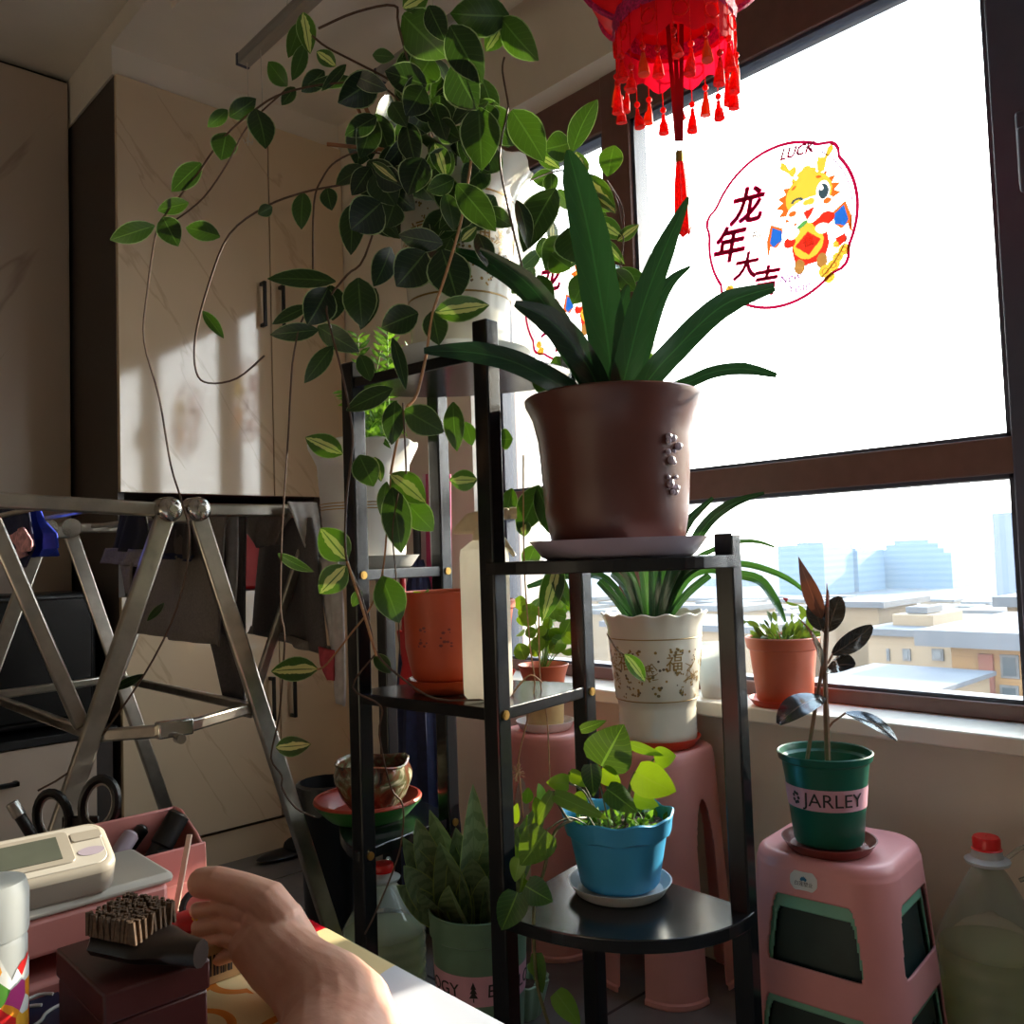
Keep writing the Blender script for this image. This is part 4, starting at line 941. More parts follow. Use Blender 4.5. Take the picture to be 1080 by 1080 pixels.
# -- rubber plant
d = 1.40
vb = MB(); pvine(vb, [(875,835,1.42),(873,800,1.42),(871,740,1.42),(870,700,1.42),(872,660,1.42),(873,622,1.41)], d, [.0048]*8+[.0042]*8+[.003]*4+[.0012], 4)
pvine(vb, [(846,835,1.42),(853,790,1.42),(861,740,1.42),(868,700,1.42)], d, .0032)
for a, b_ in (((870,700),(866,702)),((873,700),(878,690)),((871,738),(868,735)),((872,770),(878,762)),((878,762),(892,752)),((871,668),(873,665)),((871,668),(867,664)),((871,706),(873,705))): pvine(vb, [a, ((a[0]+b_[0])/2, (a[1]+b_[1])/2), b_], 1.42, .0018)
build('stem', vb, mat('rubber plant stem', G(120, 84, 62), .5, var=.2, scale=60), tr_)
for bx_, by_, tx_, ty_, ww, dd, dt, tone, m, nrm, shp in ((867,653,842,587,18,1.41,-.02,.5,m_rubber_b,None,'lance'),(873,666,886,629,23,1.43,.0,.4,m_rubber,None,'oval'),(867,665,857,631,21,1.44,0,.3,m_rubber,None,'oval'),
    (878,690,920,660,21,1.41,-.02,.1,m_rubber,None,'oval'),(866,702,826,640,30,1.40,-.04,.6,m_rubber,V((-.42,-.12,.9)),'oval'),(872,706,902,702,38,1.40,-.03,.6,m_rubber,V((-.40,-.18,.9)),'oval'),
    (869,735,821,764,34,1.40,-.04,.4,m_rubber,V((-.38,-.2,.9)),'oval'),(892,752,946,781,24,1.40,-.03,.5,m_rubber,V((-.32,-.16,.93)),'oval')):
    mb = MB(); b_, t_ = P(bx_, by_, dd), P(tx_, ty_, dd+dt); mb.leaf(b_, t_, nrm or face_cam(b_, .2), ww*dd/FPX, .10, .12, tone, shp, 11); build('leaf', mb, m, tr_)
mb = MB().tube([P(873,640,1.41), P(872,615,1.41)], [.0022, .0006], 6); q = build('leaf_sheath', mb, mat('red leaf sheath', G(150, 70, 56), .4), tr_)
# -- pothos in the blue pot
pf = MB(); d0 = 1.42
PO = [(634,808,658,764,46,1.40,.05),(670,814,713,835,34,1.36,.9),(690,800,713,797,20,1.42,.85),(672,818,690,836,24,1.40,1),(600,826,576,825,17,1.36,1),(600,815,621,830,13,1.38,1),(634,812,655,828,18,1.40,.95),(623,806,626,840,19,1.35,.0),
(584,838,642,864,15,1.33,.55),(640,832,672,857,24,1.36,.15),(583,835,558,882,12,1.34,.4),(576,876,549,913,34,1.33,.3),(554,934,583,951,26,1.31,.1),(546,941,529,981,28,1.30,.1),(548,905,543,930,16,1.34,.6),
(566,1005,572,1048,14,1.30,.4),(586,1046,612,1082,20,1.28,.7),(560,1015,566,1030,10,1.3,.5),(668,842,695,850,16,1.40,.9),(664,785,700,797,10,1.41,.7),(612,770,640,760,10,1.44,.1),(618,840,600,850,14,1.40,.7),(655,836,662,850,14,1.38,.6)]
for L in PO: pleaf(pf, *L, j=.3, shape='heart')
build('foliage', pf, m_pothos, tu)
vb = MB()
for L in PO[:12]:
    b_ = P(L[0], L[1], L[5]); c = V((ux, uy, zu+.095)); c += (V((b_.x, b_.y, c.z))-c)*.35; vb.tube(smooth_path([c, (c+b_)/2+V((0, 0, .02)), b_], 4), .0016, 6)
pvine(vb, [(622,862,1.40),(600,866,1.36),(585,878,1.34),(578,900,1.33),(572,925,1.32),(564,950,1.31),(563,990,1.30),(567,1040,1.29),(580,1085,1.28)], 1.3, .0026)
pvine(vb, [(600,866,1.36),(590,850,1.35),(584,838,1.34)], 1.3, .002)
build('vine', vb, mat('green brown stem', G(96, 92, 54), .5, var=.3, scale=60), tu)
mo = MB()
for k in range(170):
    a, q = rp.uniform(0, 2*pi), .078*math.sqrt(rp.random()); c = V((ux+q*math.cos(a), uy+q*math.sin(a), zu+.094)); s = rp.uniform(.010, .022); v_ = V((rp.uniform(-1, 1), rp.uniform(-1, 1), rp.uniform(.3, 1.3)))*s
    mo.leaf(c, c+v_, V((rp.uniform(-1, 1), rp.uniform(-1, 1), 1)), s*.5, .1, .1, rp.uniform(.1, .8), n=4)
q = build('moss', mo, m_fern, tu); q['kind'] = 'stuff'
# -- feathery plant in the white ribbed pot
ff = MB(); c0 = V((px_, py_, ZCc+.21))
for k in range(16):
    tx_, ty_ = rp.uniform(352, 432), rp.uniform(352, 462); tip = P(tx_, ty_, rp.uniform(1.70, 1.9)); st = c0+V((rp.uniform(-.05, .05), rp.uniform(-.05, .05), 0))
    mid = (st+tip)/2+V((0, 0, .03)); path = smooth_path([st, mid, tip], 7); ff.tube(path, .0012, 5)
    for i in range(3, len(path)):
        for s in (-1, 1):
            dr_ = (path[i]-path[i-1]).normalized(); sd_ = dr_.cross(face_cam(path[i], .5)).normalized()*s; L = rp.uniform(.020, .034)
            ff.leaf(path[i], path[i]+(sd_+dr_*.7).normalized()*L, face_cam(path[i], .8), L*.36, .08, .1, rp.uniform(.1, 1), 'lance', 5)
build('foliage', ff, m_fern, tw)
# -- seedling
sb = MB(); sb.tube(smooth_path([V((ox-.03, oy, zo+.14)), P(444,632,1.55), P(452,622,1.55)], 4), .0022, 6)
for L in ((446,634,436,624,9,1.55,.9),(444,632,452,624,8,1.55,.8),(460,632,470,626,8,1.57,.9)): pleaf(sb, *L)
build('seedling', sb, m_pothos, to)
# -- begonia
gf = MB(); c0 = V((gx, gy, zg+.12))
for k in range(46):
    x, y = rp.uniform(546, 606), rp.uniform(636, 688); p = P(x, y, rp.uniform(2.07, 2.22)); an = rp.uniform(0, pi*2); s = rp.uniform(10, 19)
    pleaf(gf, x-s*.5*math.cos(an), y-s*.5*math.sin(an), x+s*.5*math.cos(an), y+s*.5*math.sin(an), s*.85, rp.uniform(2.05, 2.2), rp.uniform(.2, 1), shape='oval', j=.8)
    if k % 3 == 0: gf.tube(smooth_path([c0, (c0+p)/2+V((0, 0, .015)), p], 3), .0014, 5)
build('foliage', gf, m_pothos, tg)
# -- holiday cactus
kf = MB(); c0 = V((vx, vy, SILL+.125))
def chain(p0, dirs, tones, s):
    p = V(p0)
    for dv, tn in zip(dirs, tones):
        q = p+V(dv).normalized()*s; kf.leaf(p, q, face_cam(p, .9), s*.42, .05, .18, tn, 'oval', 6); p = q
for k in range(64):
    a = rp.uniform(0, 2*pi); e_ = rp.uniform(.5, 2.2); st = c0+V((.05*math.cos(a)*rp.random(), .05*math.sin(a)*rp.random(), 0)); dv = V((math.cos(a), math.sin(a), e_*1.2)); n = rp.choice((1, 2, 2, 3))
    chain(st, [dv+V((0, 0, -.45*i)) for i in range(n)], [rp.uniform(.1, .9) for i in range(n)], rp.uniform(.020, .030))
chain(P(812,668,1.86), [P(800,660,1.86)-P(812,668,1.86), P(786,655,1.86)-P(800,660,1.86), P(774,657,1.86)-P(786,655,1.86)], (.6, .5, .4), .028)
chain(P(856,665,1.84), [P(850,648,1.84)-P(856,665,1.84), P(842,636,1.84)-P(850,648,1.84), P(828,632,1.84)-P(842,636,1.84)], (.8, .6, .5), .030)
build('segments', kf, m_cact, tv)
bf = MB(); m_bud = mat('red cactus bud', G(200, 40, 50), .4)
for a, b_, d in (((782,656),(772,657),1.86), ((830,633),(826,631),1.84)): bf.tube([P(*a, d), P(*b_, d)], [.0045, .0015], 7)
q = build('bud', bf, m_bud, tv); q['label'] = 'red flower buds'
# -- snake plant
nf = MB(); SP = [(495,968,500,818,34,1.62,.7),(480,968,462,848,36,1.62,.4),(470,970,438,846,26,1.60,.8),(468,970,427,876,30,1.60,.4),(465,972,418,904,26,1.58,.5),(466,975,414,930,24,1.57,.5),(462,972,440,935,26,1.57,.4),(472,972,456,885,34,1.58,.3),
(482,972,475,922,36,1.55,.6),(495,972,498,900,34,1.57,.4),(506,970,512,868,36,1.60,.3),(512,970,530,858,30,1.62,.5),(516,970,545,872,28,1.64,.6),(520,970,556,892,28,1.62,.6),(505,972,520,915,30,1.56,.3),(488,968,480,860,38,1.64,.2),(502,968,525,840,30,1.68,.4),(476,968,446,866,30,1.66,.3),(515,968,570,850,22,1.68,.5),(518,966,562,838,24,1.70,.8)]
for bx_, by_, tx_, ty_, ww, dd, tone in SP:
    b_ = V((nx, ny, .212))+ (P(bx_, by_, 1.62)-P(500, 968, 1.62))*.8; b_.z = .235; t_ = P(tx_, ty_, dd)
    t_ = b_+(t_-b_)*.97; t_ += V((rp.uniform(-.015, .015), rp.uniform(-.015, .015), rp.uniform(-.02, .01))); nf.leaf(b_, t_, face_cam(b_, .65), ww*1.25*1.6/FPX, rp.uniform(-.14, .02), rp.uniform(.1, .5), tone, 'heart' if ww > 28 else 'ovate', 10)
build('foliage', nf, m_sans, tn)
of = MB()
for k in range(14):                                             # small leafy shoots at the pot's right side
    x, y = rp.uniform(538, 576), rp.uniform(845, 975); pleaf(of, x, y, x+rp.uniform(-14, 14), y-rp.uniform(14, 26), rp.uniform(9, 17), rp.uniform(1.55, 1.65), rp.uniform(.3, 1), j=.6)
of.tube(smooth_path([V((nx+.05, ny-.04, .24)), P(550,930,1.58), P(556,860,1.58)], 5), .0018, 6)
q = build('side_shoot', of, m_pothos, tn)
mb = MB().leaf(P(545,870,1.5), P(570,848,1.5), face_cam(P(545,870,1.5), .2), .028, .1, .15, .7, 'oval')
# ------------------------------------------------------------------ drying rack
m_steel = mat('stainless steel tube', srgb(186, 180, 170), .28, 1.0, var=.12, scale=30, bump=.02)
m_knob = mat('polished steel hub', srgb(200, 196, 190), .2, 1.0, var=.05)
YF, YR = 1.58, 2.30
dk = thing('drying_rack', (.72, 1.95, 0), 'stainless steel folding clothes drying rack with wings, hung with washing', 'drying rack')
def flat(name, a, b, w=.034, h=.016, ref=V((0, 1, 0)), m=None): return build(name, MB().bar(a, b, w, h, ref), m or m_steel, dk, bevel=.004)
def down(a, b, z=.012): t = (z-a.z)/(b.z-a.z); return a+(b-a)*t
h1, h2 = PY(174, 538, YF), PY(204, 538, YF)
for Y, dz in ((YF, 0), (YR, 0)):
    a1, a2 = V((h1.x, Y, h1.z)), V((h2.x, Y, h2.z)); sgn = -1 if Y == YF else 1
    l1 = down(a1, V((PY(75, 830, YF).x, Y, PY(75, 830, YF).z))); l2 = down(a2, V((PY(345, 975, YF).x, Y, PY(345, 975, YF).z)))
    flat('leg', a1+V((0, sgn*.012, 0)), l1+V((0, sgn*.012, 0))); flat('leg', a2+V((0, sgn*.012, 0)), l2+V((0, sgn*.012, 0)))
    for q in (l1, l2): build('foot_cap', MB().box((q.x-.022, Y+sgn*.012-.014, 0), (q.x+.022, Y+sgn*.012+.014, .035)), m_black, dk, bevel=.004)
    for c in (a1, a2):
        hb = MB().tube([c+V((0, sgn*.034, 0)), c+V((0, sgn*.030, 0)), c+V((0, sgn*.02, 0)), c-V((0, sgn*.012, 0))], [.016, .021, .023, .023], 24)
        k = build('hub', hb, m_knob, dk); kk = build('bolt', MB().tube([c+V((0, sgn*.034, 0)), c+V((0, sgn*.040, 0))], .007, 12), m_knob, k)
    build('hub_plate', MB().box((a1.x, Y-.012, a1.z-.024), (a2.x, Y+.012, a1.z+.004)), m_steel, dk, bevel=.004)
    e1 = V((PY(0, 525, YF).x-.10, Y, PY(0, 525, YF).z)); e2 = V((h2.x+.225, Y, h2.z+.002))
    flat('wing_rail', a1, e1, .016, .026, V((0, 0, 1))); flat('wing_rail', a2, e2, .016, .024, V((0, 0, 1)))
    s1a, s1b = PY(-12, 537, YF), PY(88, 767, YF); s2a, s2b = PY(322, 575, YF), PY(262, 757, YF)
    flat('strut', V((s1a.x, Y-sgn*.006, s1a.z)), V((s1b.x, Y-sgn*.006, s1b.z)), .026, .012); flat('strut', V((s2a.x, Y-sgn*.006, s2a.z)), V((s2b.x, Y-sgn*.006, s2b.z)), .020, .012)
c1, c2, cm = PY(100, 776, YF), PY(266, 746, YF), PY(184, 770, 1.50)
ref = V((0, 0, 1))
flat('cross_bar', c1, cm, .014, .022, ref); flat('cross_bar', cm, c2, .014, .022, ref)
jb = build('joint', MB().bar(PY(165, 771, 1.497), PY(202, 765, 1.50), .020, .028, ref), m_knob, dk, bevel=.003)
build('bolt', MB().tube([cm+V((0, -.012, -.012)), cm+V((0, -.03, -.012))], .008, 12), m_knob, jb)
d1, d2 = V((c1.x, YR, c1.z)), V((c2.x, YR, c2.z)); flat('cross_bar', d1, d2, .014, .02, ref)
flat('cross_bar', c1, d1, .014, .02, ref); flat('cross_bar', c2, d2, .014, .02, ref)
for k, x in enumerate((h1.x-.30, h1.x-.20, h1.x-.10, h2.x+.05, h2.x+.09, h2.x+.13, h2.x+.17, h2.x+.21)):
    build('rod', MB().tube([(x, YF, h1.z+.004), (x, YR, h1.z+.004)], .005, 8), m_steel, dk)
# ------------------------------------------------------------------ washing
def cloth(name, label, cat, rows, X, m, amp=.006, freq=9, th=.004, grp=None, Y=None, seed=0, nx=30, parent=None):
    rr = random.Random(seed+len(label)); out = []; ph = rr.uniform(0, 6)
    def pt(px, py): return PX(px, py, X) if Y is None else PY(px, py, Y)
    n = len(rows); k = 6
    for i in range(n-1):
        for j in range(k if i < n-2 else k+1):
            t = j/k; a, b = rows[i], rows[i+1]; r_ = [a[q]+(b[q]-a[q])*t for q in range(4)]; s = (i+t)/(n-1); row = []
            for c in range(nx+1):
                u = c/nx; p = pt(r_[0]+(r_[1]-r_[0])*u, r_[2]+(r_[3]-r_[2])*u)
                off = amp*(math.sin(u*freq+ph+.6*math.sin(s*3))+.5*math.sin(u*freq*2.3+ph*2+s*2))*(.35+s*.8)
                row.append(p+(V((off, 0, 0)) if Y is None else V((0, off, 0))))
            out.append(row)
    mb = MB(); mb.grid(out)
    c = out[0][nx//2]
    if parent: return build(name, mb, m, parent, solid=th)
    o = build(name, mb, m, origin=c, solid=th); return tag(o, label, cat, grp)
m_gtee = mat('grey cotton', srgb(126, 118, 112), .9, var=.10, scale=200, trans=.08)
m_dgrey = mat('dark grey cotton', srgb(84, 80, 80), .9, var=.12, scale=200)
m_blk = mat('black fabric', srgb(24, 22, 20), .9, var=.2, scale=150)
m_lgrey = mat('light grey washed fabric', srgb(196, 192, 190), .9, var=.10, scale=60, trans=.12)
m_blue = mat('bright blue fabric', srgb(22, 52, 176), .8, var=.15, scale=60)
m_navy = mat('navy fabric', srgb(34, 40, 74), .85, var=.15, scale=80)
m_rose = mat('rose fabric', srgb(178, 70, 80), .85, var=.15, scale=60)
gt = cloth('t_shirt', 'grey t-shirt hanging between the front legs of the drying rack', 't-shirt', [(148, 240, 541, 541), (150, 238, 560, 560), (152, 236, 620, 622), (144, 233, 668, 682)], .755, m_gtee, .008, 10)
sl = cloth('sleeve', '', '', [(176, 202, 545, 545), (172, 204, 565, 565), (172, 206, 585, 590)], .745, m_dgrey, .01, 6, parent=gt, nx=14)
cloth('cuff', '', '', [(173, 206, 583, 586), (174, 204, 589, 592)], .743, m_navy, .008, 6, parent=gt, nx=12)
cloth('trousers', 'dark grey trousers hanging behind the right front rack leg', 'trousers', [(224, 262, 541, 541), (226, 262, 600, 600), (224, 263, 680, 680), (240, 262, 735, 742)], .82, m_dgrey, .008, 7)
cloth('towel', 'narrow pale grey towel hanging just right of the steel hubs', 'towel', [(236, 250, 541, 541), (238, 249, 585, 580), (238, 248, 632, 640)], .785, m_lgrey, .006, 5, nx=14)
cloth('shirt', 'soft taupe shirt bunched over the right rack wing', 'shirt', [(250, 310, 541, 541), (256, 300, 562, 556), (268, 292, 578, 574)], .865, m_gtee, .010, 9)
sh = cloth('shorts', 'charcoal shorts hanging from the right rack wing', 'shorts', [(290, 330, 546, 546), (276, 334, 566, 566), (270, 340, 625, 632), (266, 347, 666, 690)], .895, m_dgrey, .008, 8)
cloth('hem', '', '', [(267, 347, 660, 682), (266, 348, 668, 692)], .892, m_gtee, .008, 8, parent=sh)
cloth('face_cloth', 'pale blue grey cloth draped over the right wing rail end', 'cloth', [(303, 334, 529, 530), (310, 337, 545, 545), (322, 340, 575, 574), (330, 342, 588, 587)], None, m_lgrey, .006, 7, Y=YF-.045)
cloth('sunlit_edge_strip', 'pale towel hanging low beside the left stand post', 'towel', [(334, 356, 590, 590), (338, 360, 630, 630), (346, 362, 680, 690), (352, 364, 735, 745)], .90, m_lgrey, .006, 6, nx=16)  # pale cloth strip standing in for the sunlit edge of the shorts
cloth('sock', 'rose sock hanging beneath the charcoal shorts', 'sock', [(336, 352, 682, 686), (338, 351, 700, 702), (344, 352, 716, 718)], .885, m_rose, .003, 5, nx=10)
bk = cloth('jacket', 'black garment with pale hem hanging behind the left hub', 'jacket', [(126, 152, 541, 543), (120, 154, 560, 562), (116, 152, 580, 583)], .64, m_blk, .008, 8)
cloth('hem', '', '', [(114, 152, 578, 580), (111, 150, 594, 598)], .637, m_gtee, .008, 8, parent=bk)
cloth('strap', '', '', [(128, 140, 592, 593), (130, 138, 604, 605), (134, 138, 626, 626)], .632, m_gtee, .002, 4, parent=bk, nx=8)
cloth('blue_garment', 'crumpled bright blue garment hanging at the left rack wing', 'garment', [(30, 44, 537, 536), (32, 50, 552, 550), (34, 60, 570, 562), (36, 62, 580, 578), (40, 56, 587, 586)], .50, m_blue, .014, 8)
pg = cloth('patterned_garment', 'navy and pink patterned garment hanging at the far left', 'garment', [(-12, 28, 537, 537), (-8, 30, 556, 556), (2, 33, 580, 576), (10, 20, 596, 598)], .46, m_navy, .008, 8)
cloth('print_panel', '', '', [(8, 25, 566, 556), (10, 32, 580, 570), (14, 34, 592, 580)], .452, mat('pink print', srgb(206, 150, 158), .8, var=.3, scale=90), .006, 7, parent=pg, nx=14)
# cloths and cleaning tools behind the stand
nc = thing('folded_umbrella', (1.30, 1.98, 0), 'closed navy fabric parasol leaning behind the flower stand', 'umbrella')
c = P(446, 790, 2.18); mb = MB()
prof = [(.075, .10), (.085, .16), (.078, .30), (.066, .5), (.048, .72), (.028, .86), (.014, .92)]
mb.lathe(prof, (c.x, c.y, 0), 36, wave=lambda i, th, r, z: (r*(1+.10*math.cos(9*th)), z)); build('canopy', mb, m_navy, nc)
build('pole', MB().tube([(c.x, c.y, .002), (c.x, c.y, .10)], .010, 10), m_black, nc); build('handle', MB().tube([(c.x, c.y, .92), (c.x, c.y, 1.0)], .010, 10), m_black, nc)
c = P(470, 620, 2.25)
tp = cloth('striped_towel', 'pink and white striped towel hanging behind the white ribbed pot', 'towel', [(446, 476, 500, 500), (445, 477, 560, 560), (444, 478, 640, 640), (446, 480, 700, 700)], 1.38, stripes('pink stripes', srgb(214, 180, 190), srgb(196, 60, 110), .045, 'Y', .7), .006, 8)
rd = thing('dustpan', P(430, 700, 1.95), 'red plastic dustpan standing behind the orange red pot', 'dustpan')
a = P(416, 735, 1.95); mb = MB()
ov = [P(x, y, 1.95) for x, y in ((418, 665), (436, 668), (440, 700), (437, 728), (420, 725), (424, 700))]; n_ = fw*.02
i0 = [mb.vert(p) for p in ov]; i1 = [mb.vert(p+n_) for p in ov]; mb.face(*i0); mb.face(*i1[::-1])
for k in range(6): mb.face(i0[k], i0[(k+1) % 6], i1[(k+1) % 6], i1[k])
build('pan', mb, m_red, rd, bevel=.003); build('handle', MB().tube([P(427, 667, 1.955), P(424, 600, 1.97)], .007, 8), m_red, rd)
sp = thing('slipper', P(292, 890, 2.3), 'black slipper on the floor by the cabinet plinth', 'slipper')
c = PZ(292, 901, 0)-V((0, .05, 0)); L = V((.10, -.03, 0)); mb = MB().ball((c.x, c.y, .014), .05, 20, 8, (1.9, .9, .26)); build('sole', mb, m_black, sp)
build('upper', MB().ball((c.x+.045, c.y, .030), .042, 18, 8, (1.05, 1.0, .62)), m_blk, sp)
# ------------------------------------------------------------------ lantern
m_lred = mat('red lantern silk', srgb(226, 16, 44), .5, var=.08, trans=.62)
m_lpink = mat('magenta tinsel', srgb(206, 40, 110), .6, var=.3, scale=220, bump=.6, trans=.35)
m_tas = mat('bright red tassel thread', srgb(240, 28, 22), .5, var=.2, scale=200, trans=.5)
m_tip = mat('orange tassel foil', srgb(250, 96, 30), .3, var=.2, trans=.4)
LC = P(708, -30, 1.45); lan = thing('red_lantern', (LC.x, LC.y, LC.z), 'red festival lantern with pink tinsel and long tassels hanging by the window', 'lantern')
bp = []
for k in range(13): a = -1.15+2.3*k/12; bp.append((.155*math.cos(a)**.8, .088*math.sin(a)))
build('body', MB().lathe(bp, tuple(LC), 96, wave=lambda i, th, r, z: (r*(1-.075*abs(math.sin(4*th))**.6), z)), m_lred, lan)
tb_ = MB()
for k in range(8):
    th = k*pi/4; tb_.tube([LC+V((r*1.0*math.cos(th), r*1.0*math.sin(th), z)) for r, z in bp], .006, 6)
q = build('tinsel', tb_, m_lpink, lan); q['label'] = 'magenta tinsel along the ribs'
build('lower_ring', MB().lathe([(.088, -.105), (.098, -.10), (.101, -.085), (.096, -.07), (.085, -.07), (.085, -.1)], tuple(LC), 60, cap0=False, wave=lambda i, th, r, z: (r*(1+.02*math.cos(24*th)), z)), m_lpink, lan)
build('skirt', MB().lathe([(.094, -.150), (.095, -.09)], tuple(LC), 60, cap0=False, wave=lambda i, th, r, z: (r, z+(.008*math.cos(10*th) if i == 0 else 0))), m_lred, lan)
rl = random.Random(5)
def tassel(c, top, L, r, m):
    mb = MB(); mb.tube([c+V((0, 0, top)), c], .0009, 5); mb.ball((c.x, c.y, c.z), .0055, 8, 6); mb.ball((c.x, c.y, c.z-.010), .0035, 8, 5)
    o_ = build('tassel', mb, m_tas, lan)
    tw_ = V((rl.uniform(-.2, .2), rl.uniform(-.2, .2), 0))*.02
    build('fringe', MB().tube([c-V((0, 0, .012)), c-V((0, 0, .02)), c-V((0, 0, L*.6))+tw_*.4, c-V((0, 0, L))+tw_], [r*.35, r*.5, r*.8, r*1.1], 8), m, o_)
for k in range(24):
    th = 2*pi*(k+.3)/24; rr = .097; low = -.150-(.035 if k % 2 else .012)+rl.uniform(-.006, .006)
    c = LC+V((rr*math.cos(th), rr*math.sin(th), low)); tassel(c, -.10-low, .045+rl.uniform(-.006, .006), .0088, m_tip if k % 4 == 0 else m_tas)
    if k % 2 == 0:
        c2 = LC+V(((rr+.002)*math.cos(th+.12), (rr+.002)*math.sin(th+.12), -.125)); x = V((-math.sin(th), math.cos(th), 0)); mb = MB()
        mb.tube([c2+x*.012*math.cos(t*pi/6)+V((0, 0, .012*math.sin(t*pi/6))) for t in range(13)], .0016, 5, caps=False); build('medallion', mb, m_tas, lan)
mb = MB()
for s in (-.010, .002, .013): mb.bar(LC+rt*s+V((0, 0, -.09)), LC+rt*(s*.3)+V((0, 0, -.288)), .007, .0015, fw)
build('ribbon', mb, mat('dark red ribbon', srgb(170, 14, 34), .5, trans=.4), lan)
c = LC+V((0, 0, -.300)); ring = build('ring', MB().tube([c+rt*.0045*math.cos(t*pi/6)+V((0, 0, .0045*math.sin(t*pi/6))) for t in range(13)], .001, 5), m_steel, lan)
build('tassel_cap', MB().lathe([(.006, -.324), (.0066, -.320), (.006, -.306), (.003, -.305)], tuple(LC), 14, cap1=True), m_brass, lan)
build('long_tassel', MB().lathe([(.0105, -.442), (.0128, -.435), (.0118, -.40), (.0098, -.36), (.006, -.324)], tuple(LC), 22, cap0=True, wave=lambda i, th, r, z: (r*(1+.12*math.cos(7*th)), z+.004*math.cos(5*th)*(i == 0))), m_tas, lan)
build('top_ring', MB().lathe([(.07, .075), (.072, .10), (.05, .11), (.012, .112)], tuple(LC), 40), m_lpink, lan)
build('cord', MB().tube([LC+V((0, 0, .11)), (LC.x, LC.y, ZC)], .0016, 6), m_tas, lan)
# ------------------------------------------------------------------ window stickers
m_film = glass_mat('clear sticker film', (1, .99, .99), .05, dirt=.10)
def flatm(name, c, tr=.55): return mat(name, c, .6, var=.02, trans=tr)
SC = {k: flatm('sticker '+k, tuple(q_*(.8 if k in ('mag', 'lil', 'brn') else .42 if k != 'whi' else .9) for q_ in c)) for k, c in dict(mag=srgb(214, 50, 130), yel=srgb(250, 206, 70), org=srgb(244, 112, 40), red=srgb(232, 52, 36), blu=srgb(40, 110, 214), whi=srgb(250, 248, 240), gry=srgb(60, 84, 96), brn=srgb(140, 100, 50), grn=srgb(90, 170, 90), lil=srgb(190, 150, 190)).items()}
SK = list(SC); SMATS = [SC[k] for k in SK]
sg = thing('window_sticker', (0, 0, 0), 'round new year sticker with a cheerful young dragon on the large upper pane', 'sticker')
SB = (752.0, 153.0)                                             # sticker drawn in millimetres, x to the right, y up
def SP_(u, v_, lay): return V((-.0006*lay, -u/1000, v_/1000))
def ell(cx, cy, rx, ry, rot=0, n=28): return [(cx+rx*math.cos(t*2*pi/n)*math.cos(rot)-ry*math.sin(t*2*pi/n)*math.sin(rot), cy+rx*math.cos(t*2*pi/n)*math.sin(rot)+ry*math.sin(t*2*pi/n)*math.cos(rot)) for t in range(n)]
def spoly(mb, pts, k, lay):
    a = [mb.vert(SP_(x, y, lay)) for x, y in pts]; b_ = [mb.vert(SP_(x, y, lay+.6)) for x, y in pts]; n = len(pts); m = SK.index(k)
    mb.face(*b_, m=m); mb.face(*a[::-1], m=m)
    for i in range(n): mb.face(a[i], a[(i+1) % n], b_[(i+1) % n], b_[i], m=m)
outl = []
for t in range(90):
    a = t*2*pi/90; r = 178
    for ba in (math.radians(45), math.radians(160), math.radians(222), math.radians(-40)):
        dlt = abs((a-ba+pi) % (2*pi)-pi); r += 14*max(0, 1-(dlt/.16)**2)
    outl.append((r*math.cos(a)*1.0, r*math.sin(a)*1.0))
mb = MB(); mb.prism([(x, y) for x, y in outl], .0003, Matrix(((0, 0, -1, 0), (-.001, 0, 0, 0), (0, .001, 0, 0), (0, 0, 0, 1))))
build('film', mb, m_film, sg, smooth=False)
mb = MB()
for q in (1.0, .90):
    w_ = 7.0 if q == 1 else 2.4; n = len(outl)
    for i in range(n):
        p0, p1 = outl[i], outl[(i+1) % n]
        if q < 1: p0, p1 = (165*math.cos(i*2*pi/90), 165*math.sin(i*2*pi/90)), (165*math.cos((i+1)*2*pi/90), 165*math.sin((i+1)*2*pi/90))
        f_ = (178-w_)/178; spoly(mb, [p0, p1, (p1[0]*f_, p1[1]*f_), (p0[0]*f_, p0[1]*f_)], 'mag' if q == 1 else 'lil', 1)
build('outline', mb, SMATS, sg, smooth=False)
PAINT = []; D = lambda pts, k, lay=1: PAINT.append((lay, len(PAINT), pts, k))
for s, bx_ in ((-1, 20), (1, 112)):                            # wings
    D([(bx_+s*10, -8), (bx_+s*38, 8), (bx_+s*50, -30), (bx_+s*48, -66), (bx_+s*40, -40), (bx_+s*28, -48), (bx_+s*14, -36)], 'org'); D([(bx_+s*12, -14), (bx_+s*34, 0), (bx_+s*42, -32), (bx_+s*34, -44), (bx_+s*24, -38), (bx_+s*12, -34)], 'blu', 2)
mane = []
for t in range(34): a = t*2*pi/34; r = 66 if t % 2 else 52; mane.append((70+r*1.12*math.cos(a), 38+r*.86*math.sin(a)))
D(mane, 'org', 1)
D([(44, -18), (104, -12), (112, -70), (100, -100), (36, -104), (28, -60)], 'red', 2)
D(ell(44, -102, 12, 16), 'brn', 4); D(ell(94, -102, 12, 16), 'brn', 4)
for s, x0 in ((-1, 40), (1, 102)):                             # horns
    D([(x0-7, 84), (x0+7, 84), (x0+s*14, 108), (x0+s*30, 122), (x0+s*26, 136), (x0+s*16, 128), (x0+s*8, 112), (x0-s*6, 118), (x0-s*8, 104)], 'yel', 2)
D(ell(72, 46, 52, 46), 'yel', 3); D(ell(74, 14, 54, 26), 'whi', 4); D(ell(70, 94, 22, 9), 'yel', 4); D(ell(70, 99, 11, 9), 'yel', 5)
D(ell(104, 44, 15, 21), 'whi', 5); D(ell(105, 42, 11, 16), 'gry', 6); D(ell(101, 50, 4, 5), 'whi', 7)
